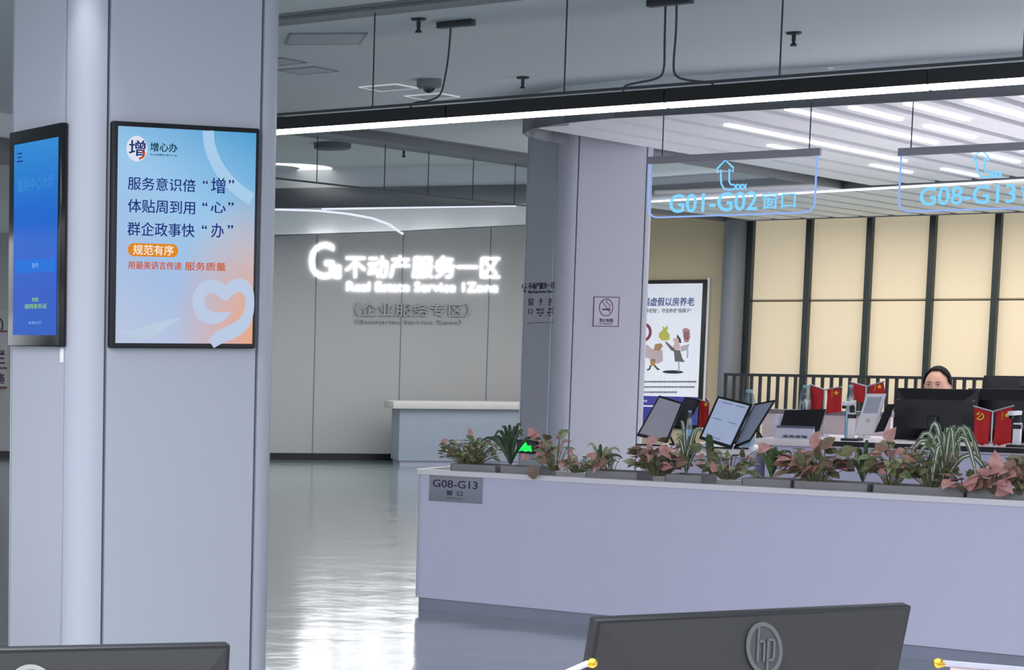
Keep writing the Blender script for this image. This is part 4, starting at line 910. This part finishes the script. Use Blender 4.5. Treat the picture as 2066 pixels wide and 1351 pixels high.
# ------------------------------------------------------------------ table flags
red_m = mat('red_flag_cloth', (196, 30, 36), .7, noise=.12, scale=12); gold = mat('brass_gold', (214, 170, 60), .25, .9); chrome = mat('chrome', (190, 194, 200), .2, .9); yel = mat('flag_yellow', (244, 206, 60), .6)
def star(cx, cz, r_): return [(cx + (r_ if k % 2 == 0 else r_ * .42) * math.sin(PI * k / 5), cz + (r_ if k % 2 == 0 else r_ * .42) * math.cos(PI * k / 5)) for k in range(10)]
def flag_stand(label, loc, rz, h, arms, drop, cloth=red_m, emblem=('star', 'star'), tw=(0, 0), group='small table flags', knob=False):
    t = thing('table_flag_stand', label, 'table flags', loc, rz, group)
    m = MB(); m.lathe([(.04, 0), (.04, .008), (.012, .016)], seg=18); m.build('base', chrome, t)
    m = MB(); m.tube([(0, 0, .01), (0, 0, h)], .005, 8); m.build('pole', mat('pole_grey', (178, 178, 190), .3, .4), t)
    for k, (dx, dz) in enumerate(arms):
        sgn = 1 if dx > 0 else -1
        m = MB(); m.tube([(0, 0, h), (dx, 0, h + dz)], .0045, 8); am = m.build('arm', mat('pole_grey', (178, 178, 190), .3, .4), t)
        if knob: MB().ball((dx + sgn * .006, 0, h + dz), .0075).ball((dx, 0, h + dz - .001), .005).build('finial', gold, am)
        m = MB(); nx, nz = 8, 8; s0, s1 = .12, .93; grid = []
        for i in range(nx + 1):
            row = []
            for j in range(nz + 1):
                s = s0 + (s1 - s0) * i / nx; d_ = j / nz; tw_ = tw[k] * d_ * sgn
                row.append(m.bm.verts.new((dx * s + tw_ * (.5 + .5 * s) + .004 * math.sin(6 * s + d_ * 3), .006 * math.sin(9 * s + 3 * d_ + k) * (.3 + d_), h + dz * s - .004 - drop * d_)))
            grid.append(row)
        for i in range(nx):
            for j in range(nz): m.bm.faces.new((grid[i][j], grid[i + 1][j], grid[i + 1][j + 1], grid[i][j + 1]))
        fo = m.build('flag', cloth, t, ang=180); md = fo.modifiers.new('cloth', 'SOLIDIFY'); md.thickness = .0015
        if emblem[k]:
            cx, cz = dx * (.72 if emblem[k] == 'star' else .6) + tw[k] * .2 * sgn, h + dz * .6 - drop * (.2 if emblem[k] == 'star' else .22)
            m = MB()
            if emblem[k] == 'star':
                m.poly(star(cx, cz, .017), -.012, .002)
                for q in range(4): m.poly(star(cx - sgn * .026, cz + .014 - .012 * q, .005), -.012, .002)
            else:
                m.ribbon(arc(cx, cz, .02, -150, 70, 12), [.003, .005, .007, .008, .008, .008, .008, .008, .007, .006, .005, .004, .002], -.012, .002); m.ribbon([(cx - .016, cz - .018), (cx + .01, cz + .014)], .005, -.0125, .002); m.ribbon([(cx - .018, cz + .008), (cx - .004, cz + .022)], .009, -.0125, .002)
            m.build('emblem', yel, fo)
    return t
def dflag(label, xc, yc, v, xl, yl, xr, yr, ydrop, emblem, tw=(0, 0), base=DZ):
    u, z = D(xc, yc, v); a = D(xl, yl, v); b = D(xr, yr, v); dr = z - D(xc, ydrop, v)[1]
    return flag_stand(label, W(u, v, base), RZ, z - base, [(a[0] - u, a[1] - z), (b[0] - u, b[1] - z)], dr, red_m, emblem, tw)
dflag('pair of red table flags between the broad bottle and the tall clear bottle', 1664, 786, 13.75, 1633, 775, 1698, 780, 834, (None, 'star'), (.012, .012))
dflag('pair of red table flags behind the white face scanner', 1748, 779, 13.72, 1716, 770, 1786, 769, 812, (None, 'star'), (0, .014))
dflag('paired red flags with yellow emblems in front of the black monitors', 2003, 830, 13.3, 1964, 819, 2046, 818, 902, ('sickle', 'star'))
dflag('small red table flag glimpsed between the two display binders', 1432, 812, 13.7, 1410, 806, 1424, 800, 865, (None, 'star'), (0, 0), DL)

# ------------------------------------------------------------------ seated person
def person():
    v = 15.35; u, ztop = D(1893, 742, v); loc = W(u, v, 0)
    t = thing('person', 'person with black tied back hair seated behind the black monitor', 'person', loc, RZ)
    hz_ = ztop - .115                                            # head centre
    J = {'pel': (0, 0, hz_ - .70), 'ch': (0, .01, hz_ - .33), 'ne': (0, .01, hz_ - .19), 'n2': (0, .0, hz_ - .08), 'sl': (-.17, .01, hz_ - .25), 'el': (-.22, -.06, hz_ - .5), 'wl': (-.12, -.28, hz_ - .5), 'hl': (-.1, -.36, hz_ - .5),
         'sr': (.17, .01, hz_ - .25), 'er': (.22, -.06, hz_ - .5), 'wr': (.12, -.28, hz_ - .5), 'hr': (.1, -.36, hz_ - .5), 'hpl': (-.09, 0, hz_ - .73), 'kl': (-.1, -.4, hz_ - .74), 'al': (-.1, -.36, .1), 'tl': (-.1, -.5, .04), 'hpr': (.09, 0, hz_ - .73), 'kr': (.1, -.4, hz_ - .74), 'ar': (.1, -.36, .1), 'tr': (.1, -.5, .04)}
    Rd = dict(pel=.14, ch=.125, ne=.06, n2=.055, sl=.06, sr=.06, el=.042, er=.042, wl=.028, wr=.028, hl=.035, hr=.035, hpl=.09, hpr=.09, kl=.06, kr=.06, al=.04, ar=.04, tl=.035, tr=.035)
    E_ = [('pel', 'ch'), ('ch', 'ne'), ('ne', 'n2'), ('ch', 'sl'), ('sl', 'el'), ('el', 'wl'), ('wl', 'hl'), ('ch', 'sr'), ('sr', 'er'), ('er', 'wr'), ('wr', 'hr'), ('pel', 'hpl'), ('hpl', 'kl'), ('kl', 'al'), ('al', 'tl'), ('pel', 'hpr'), ('hpr', 'kr'), ('kr', 'ar'), ('ar', 'tr')]
    def skin(keys, edges, scale=1):
        me = bpy.data.meshes.new('skeleton'); me.from_pydata([J[k] for k in keys], [(keys.index(a), keys.index(b)) for a, b in edges], []); o = bpy.data.objects.new('skeleton', me); COL.objects.link(o)
        o.modifiers.new('skin', 'SKIN'); 
        for i, k in enumerate(keys): q = Rd[k] * scale; me.skin_vertices[0].data[i].radius = (q, q * (.78 if k in ('pel', 'ch') else 1))
        me.skin_vertices[0].data[0].use_root = True; s = o.modifiers.new('sub', 'SUBSURF'); s.levels = 2; s.render_levels = 2
        m_ = bpy.data.meshes.new_from_object(o.evaluated_get(bpy.context.evaluated_depsgraph_get())); bpy.data.objects.remove(o); return m_
    keys = list(J); bodym = skin(keys, E_)
    bm = bmesh.new(); bm.from_mesh(bodym)
    hv = bmesh.ops.create_uvsphere(bm, u_segments=32, v_segments=20, radius=1)['verts']
    for q in hv:                                                  # skull: narrow chin, flat face, brow, nose, cheeks
        x, y, z = q.co; s = 1 if z > -.1 else 1 - .38 * (-z - .1) ** 1.3
        X, Y, Z = x * .079 * s, y * .098 * (s * .5 + .5), z * .118
        if y < -.4: Y += .012 * (-y - .4)
        Y -= .016 * math.exp(-((x / .13) ** 2 + ((z + .18) / .16) ** 2)) * (y < 0)      # nose
        Y += .007 * math.exp(-(((abs(x) - .38) / .16) ** 2 + ((z - .02) / .1) ** 2)) * (y < 0)   # eye sockets
        Y -= .005 * math.exp(-((x / .5) ** 2 + ((z - .17) / .08) ** 2)) * (y < 0)
        q.co = (X, Y, Z + hz_)
    for sx in (-1, 1):                                            # ears
        e = bmesh.ops.create_uvsphere(bm, u_segments=10, v_segments=8, radius=1)['verts']
        bmesh.ops.transform(bm, matrix=Matrix.Translation((sx * .08, .01, hz_ - .005)) @ Matrix.Diagonal((.012, .02, .032, 1)), verts=e)
    for sx, s in ((-1, 'hl'), (1, 'hr')):                         # five fingers per hand
        b0 = Vector(J[s])
        for k in range(5):
            thumb = k == 4; off = Vector((sx * (-.03 if thumb else .024 - .016 * k), .01 if thumb else -.02, 0)); ln = (.05, .07, .075, .07, .05)[k]
            q = MB(); dirv = Vector((-sx * .6, -.8, -.1)) if thumb else Vector((0, -1, -.25)); p0 = b0 + off
            q.tube([p0, p0 + dirv.normalized() * ln * .5, p0 + dirv.normalized() * ln * .8 + Vector((0, 0, -.008)), p0 + dirv.normalized() * ln + Vector((0, 0, -.016))], [.010, .009, .008, .006], 8)
            tmp = bpy.data.meshes.new('f'); q.bm.to_mesh(tmp); q.bm.free(); bm.from_mesh(tmp); bpy.data.meshes.remove(tmp)
    bm.to_mesh(bodym); bm.free()
    tmp = bpy.data.objects.new('tmp', bodym); COL.objects.link(tmp); rm = tmp.modifiers.new('r', 'REMESH'); rm.mode = 'VOXEL'; rm.voxel_size = .0075
    sm_ = tmp.modifiers.new('s', 'SMOOTH'); sm_.iterations = 3; sm_.factor = .5
    me = bpy.data.meshes.new_from_object(tmp.evaluated_get(bpy.context.evaluated_depsgraph_get())); bpy.data.objects.remove(tmp)
    me.materials.clear(); me.materials.append(mat('skin', (206, 160, 138), .5, noise=.04, scale=40)); me.shade_smooth()
    body = bpy.data.objects.new('body', me); COL.objects.link(body); body.parent = t
    cm = skin(['ch', 'pel', 'ne', 'sl', 'el', 'wl', 'sr', 'er', 'wr'], [('ch', 'pel'), ('ch', 'ne'), ('ch', 'sl'), ('sl', 'el'), ('el', 'wl'), ('ch', 'sr'), ('sr', 'er'), ('er', 'wr')], 1.12)
    cm.materials.append(mat('navy_uniform', (44, 50, 76), .8, noise=.1, scale=60)); cm.shade_smooth(); c = bpy.data.objects.new('jacket', cm); COL.objects.link(c); c.parent = t
    tm = skin(['pel', 'hpl', 'kl', 'al', 'hpr', 'kr', 'ar'], [('pel', 'hpl'), ('hpl', 'kl'), ('kl', 'al'), ('pel', 'hpr'), ('hpr', 'kr'), ('kr', 'ar')], 1.1)
    tm.materials.append(mat('dark_trousers', (30, 32, 44), .8)); tm.shade_smooth(); c = bpy.data.objects.new('trousers', tm); COL.objects.link(c); c.parent = t
    for sx in (-1, 1): MB().box(sx * .1 - .045, sx * .1 + .045, -.56, -.32, 0, .09, bev=.02).build('shoe', black, t)
    hair = MB(); bmh = hair.bm; hv = bmesh.ops.create_uvsphere(bmh, u_segments=40, v_segments=28, radius=1)['verts']
    for q in list(hv):
        x, y, z = q.co; front = y < .05
        keep = z > (-.45 if not front else .76 - .62 * abs(x) ** 2.4 - (2.2 * max(0, abs(x) - .86))) if front else z > -.5
        q.co = (x * .086, y * .106 + .004, z * .124 + hz_ + .002)
        if not keep: q.tag = True
    bmesh.ops.delete(bmh, geom=[q for q in hv if q.tag], context='VERTS')
    hair.ball((0, .115, hz_ + .03), .042, (1.1, .9, 1)); ho = hair.build('hair', mat('black_hair', (14, 11, 13), .75, noise=.2, scale=80, spec=.15), t, ang=180)
    md = ho.modifiers.new('thick', 'SOLIDIFY'); md.thickness = .006; md.offset = 1
    for sx in (-1, 1):
        y0 = -.083; zE = hz_ - .002
        MB().ball((sx * .031, y0, zE), .011, (1.25, .6, .55), 16).build('eye', mat('eye_white', (214, 204, 198), .3), t)
        MB().ball((sx * .031, y0 - .005, zE), .0055, (1, .6, .9), 12).build('iris', black, t)
        m = MB(); m.ribbon([(sx * .014, zE + .018), (sx * .03, zE + .0225), (sx * .047, zE + .0175)], .005, y0 - .006, .004); m.build('eyebrow', mat('brow_brown', (96, 70, 62), .8), t)
        m = MB(); m.ribbon([(sx * .017, zE + .002), (sx * .031, zE + .007), (sx * .045, zE + .001)], .0028, y0 - .0085, .002); m.build('eyelash', black, t)
    MB().ball((0, -.089, hz_ - .064), .018, (1.2, .35, .42), 14).build('mouth', mat('lip_rose', (176, 104, 100), .4), t)
    ch = thing('office_chair', 'dark office chair under the seated person', 'chair', loc + Vv * .02, RZ)
    sz = hz_ - .85; m = MB(); m.box(-.23, .23, -.28, .2, sz - .06, sz, bev=.02); m.build('seat', mat('chair_fabric', (40, 42, 50), .9), ch)
    m = MB(); m.box(-.2, .2, .2, .25, sz + .1, sz + .42, bev=.02); m.build('backrest', mat('chair_fabric', (40, 42, 50), .9), ch)
    m = MB(); m.tube([(0, 0, .08), (0, 0, sz - .06)], .03, 10); m.tube([(0, .1, sz - .04), (0, .25, sz), (0, .25, sz + .2)], .015, 8); m.build('column', dark_metal, ch)
    for k in range(5): a = 2 * PI * k / 5; lg = MB().tube([(0, 0, .1), (.26 * math.cos(a), .26 * math.sin(a), .06)], [.022, .014], 8).build('leg', dark_metal, ch); MB().ball((.26 * math.cos(a), .26 * math.sin(a), .026), .026).build('caster', black, lg)
person()

# ------------------------------------------------------------------ hanging edge-lit signs
def hang_sign(label, xl, yl, xr, yr, v, body, tx, ty, wires, arrow, zbot):
    a, zt_ = D(xl, yl, v); b, zr = D(xr, yr, v); zt_ = (zt_ + zr) / 2; w = b - a; h = zt_ - zbot
    t = thing('hanging_sign', label, 'sign', W(a, v, zt_), RZ)
    m = MB(); m.box(-.02, w + .02, -.02, .02, -.05, 0, bev=.003); m.build('top_bar', mat('bar_grey', (158, 158, 166), .45, .1), t)
    r_ = .07; out = [(0, -.05), (0, -h + r_)] + arc(r_, -h + r_, r_, 180, 270, 8)[1:] + arc(w - r_, -h + r_, r_, 270, 360, 8) + [(w, -.05)]
    m = MB(); f = [m.bm.verts.new((p[0], 0, p[1])) for p in out]; m.bm.faces.new(f); m.build('acrylic_panel', sign_glass, t)
    m = MB(); m.ribbon(out, .011, -.004, .008); m.build('lit_edge', ice_edge, t)
    def L(x, y): p = D(x, y, v); return p[0] - a, p[1] - zt_
    m = MB()
    for bd, (x0_, y0_, x1_, y1_), bo in body:
        (p, q), (s, r2) = L(x0_, y0_), L(x1_, y1_); m.text(bd, p, s, r2, q, -.004, .004, bo)
    m.build('lettering', ice, t)
    m = MB()
    for path in arrow: m.ribbon([L(*p) for p in path], .011, -.004, .004)
    m.build('arrow', ice, t)
    for (x, y) in wires:
        p = D(x, y, v)[0] - a; m = MB(); m.tube([(p, 0, -.02), (p, 0, 3.215 - zt_)], .004, 6); m.build('suspension_wire', wire_m, t)
    return t
def mkarrow(cx, cy, s, x2, y2):
    A1 = [(cx - 9 * s, cy + 33 * s), (cx - 9 * s, cy + 20 * s), (cx - 16 * s, cy + 26 * s), (cx - 16 * s, cy + 17 * s), (cx, cy), (cx + 16 * s, cy + 15 * s), (cx + 16 * s, cy + 24 * s), (cx + 8 * s, cy + 18 * s), (cx + 8 * s, cy + 44 * s), (cx + 12 * s, cy + 50 * s), (x2, cy + 49 * s)]
    A2 = [(cx - 9 * s, cy + 33 * s), (cx - 8 * s, cy + 48 * s), (cx - 2 * s, cy + 58 * s), (cx + 8 * s, cy + 60 * s), (x2, y2)]
    H_ = [[(x2 + k * 9 * s, cy + 49 * s), (x2 + k * 9 * s + 6 * s, cy + 54 * s), (x2 + k * 9 * s, y2 - 0 * s)] for k in range(3)] + [[(x2 + k * 9 * s + 8 * s, cy + 48 * s), (x2 + k * 9 * s + 3 * s, cy + 54 * s), (x2 + k * 9 * s + 8 * s, y2)] for k in range(3)]
    return [A1, A2] + H_
hang_sign('edge lit glass sign reading G01-G02 with bent arrow', 1313, 316, 1650, 299, 14.1, [('G01-G02', (1352, 392, 1528, 424), .012), ('窗口', (1539, 388, 1605, 420), .004)], 0, 0, [(1336, 316), (1633, 299)], mkarrow(1464, 323, 1.0, 1481, 382), 2.50)
hang_sign('edge lit glass sign reading G08-G13 with bent arrow', 1820, 297, 2150, 284, 14.35, [('G08-G13', (1857, 378, 2049, 409), .012), ('窗口', (2062, 374, 2128, 404), .004)], 0, 0, [(1838, 297), (2128, 284)], mkarrow(1980, 302, .92, 1998, 357), 2.50)

# ------------------------------------------------------------------ front desk with two monitors and table flags
fd = thing('front_desk', 'white staff desk carrying the two dark grey monitors', 'desk', (0, 0, 0))
m = MB(); m.box(-.9, 2.4, 2.6, 3.75, .73, .77, bev=.005); m.build('top', desk_m, fd)
for xx, yy in ((-.85, 2.65), (2.3, 2.65), (-.85, 3.65), (2.3, 3.65)): MB().box(xx, xx + .05, yy, yy + .05, 0, .73).build('leg', alu, fd)
mon_g = mat('charcoal_plastic', (46, 46, 46), .55, noise=.1, scale=300, spec=.3); lg1 = mat('logo_grey', (84, 85, 88), .4, .2); li1 = mat('logo_inner', (58, 58, 61), .4, .1)
def place_mon(label, xc, yc, Y, rz, tilt, w, h, logo):
    p = aty(xc, yc, Y); return monitor(label, (p.x, p.y, .77), rz, tilt, w, h, mon_g, black, p.z - .77 - h, logo, None, .13)
place_mon('dark grey monitor seen from behind with dull round emblem before the planter wall', 1533, 1236, 3.32, math.radians(20), math.radians(11), .612, .36, (.052, .039, .0315, lg1, li1))
place_mon('dark grey monitor seen from behind with pale taped emblem below the screen pillar', 58, 1309, 2.98, math.radians(11), math.radians(6), .602, .36, (.058, .038, .034, mat('tape_pale', (142, 142, 138), .5), mat('tape_inner', (150, 150, 146), .5)))
pinkf = mat('pale_pink_satin', (236, 208, 206), .5)
p = aty(2200, 1362, 3.0); k1 = aty(1901, 1337, 3.0)
flag_stand('table flag stand with gold knob and pale pink flag', (p.x, p.y, .77), 0, p.z - .77, [(k1.x - p.x, k1.z - p.z), (p.x - k1.x, k1.z - p.z)], .2, pinkf, (None, None), knob=True)
p = aty(1010, 1415, 3.0); k1 = aty(1187, 1337, 3.0)
flag_stand('table flag stand with gold knob beside the dull emblem monitor', (p.x, p.y, .77), 0, p.z - .77, [(k1.x - p.x, k1.z - p.z)], .16, pinkf, (None, None), knob=True)

# ------------------------------------------------------------------ beyond the near pillar
nb = thing('notice_board', 'white notice board with dark characters and red border on the sign wall', 'notice', (0, 28.898, 0))
(a, t), (b, bt) = WY(-60, 625), WY(14, 783)
m = MB(); m.box(a, b, -.03, 0, bt, t); m.build('board', mat('board_white', (176, 174, 178), .5), nb)
m = MB()
for y in (668, 742, 781): p = WY(0, y)[1]; m.box(a, b, -.036, -.029, p - .012, p + .012)
m.build('border', mat('border_red', (110, 60, 56), .5), nb)
m = MB(); Wt(m, '公示栏', -40, 705, 10, 735, .02, .01, -.03); Wt(m, '窗口服务', -45, 752, 10, 774, .04, .01, -.03); m.build('lettering', ink, nb)
m = MB(); m.ribbon(arc(WY(-2, 656)[0], WY(0, 656)[1], .05, 0, 360, 16, .09), .02, -.031, .003); m.build('ring_icon', ink, nb)
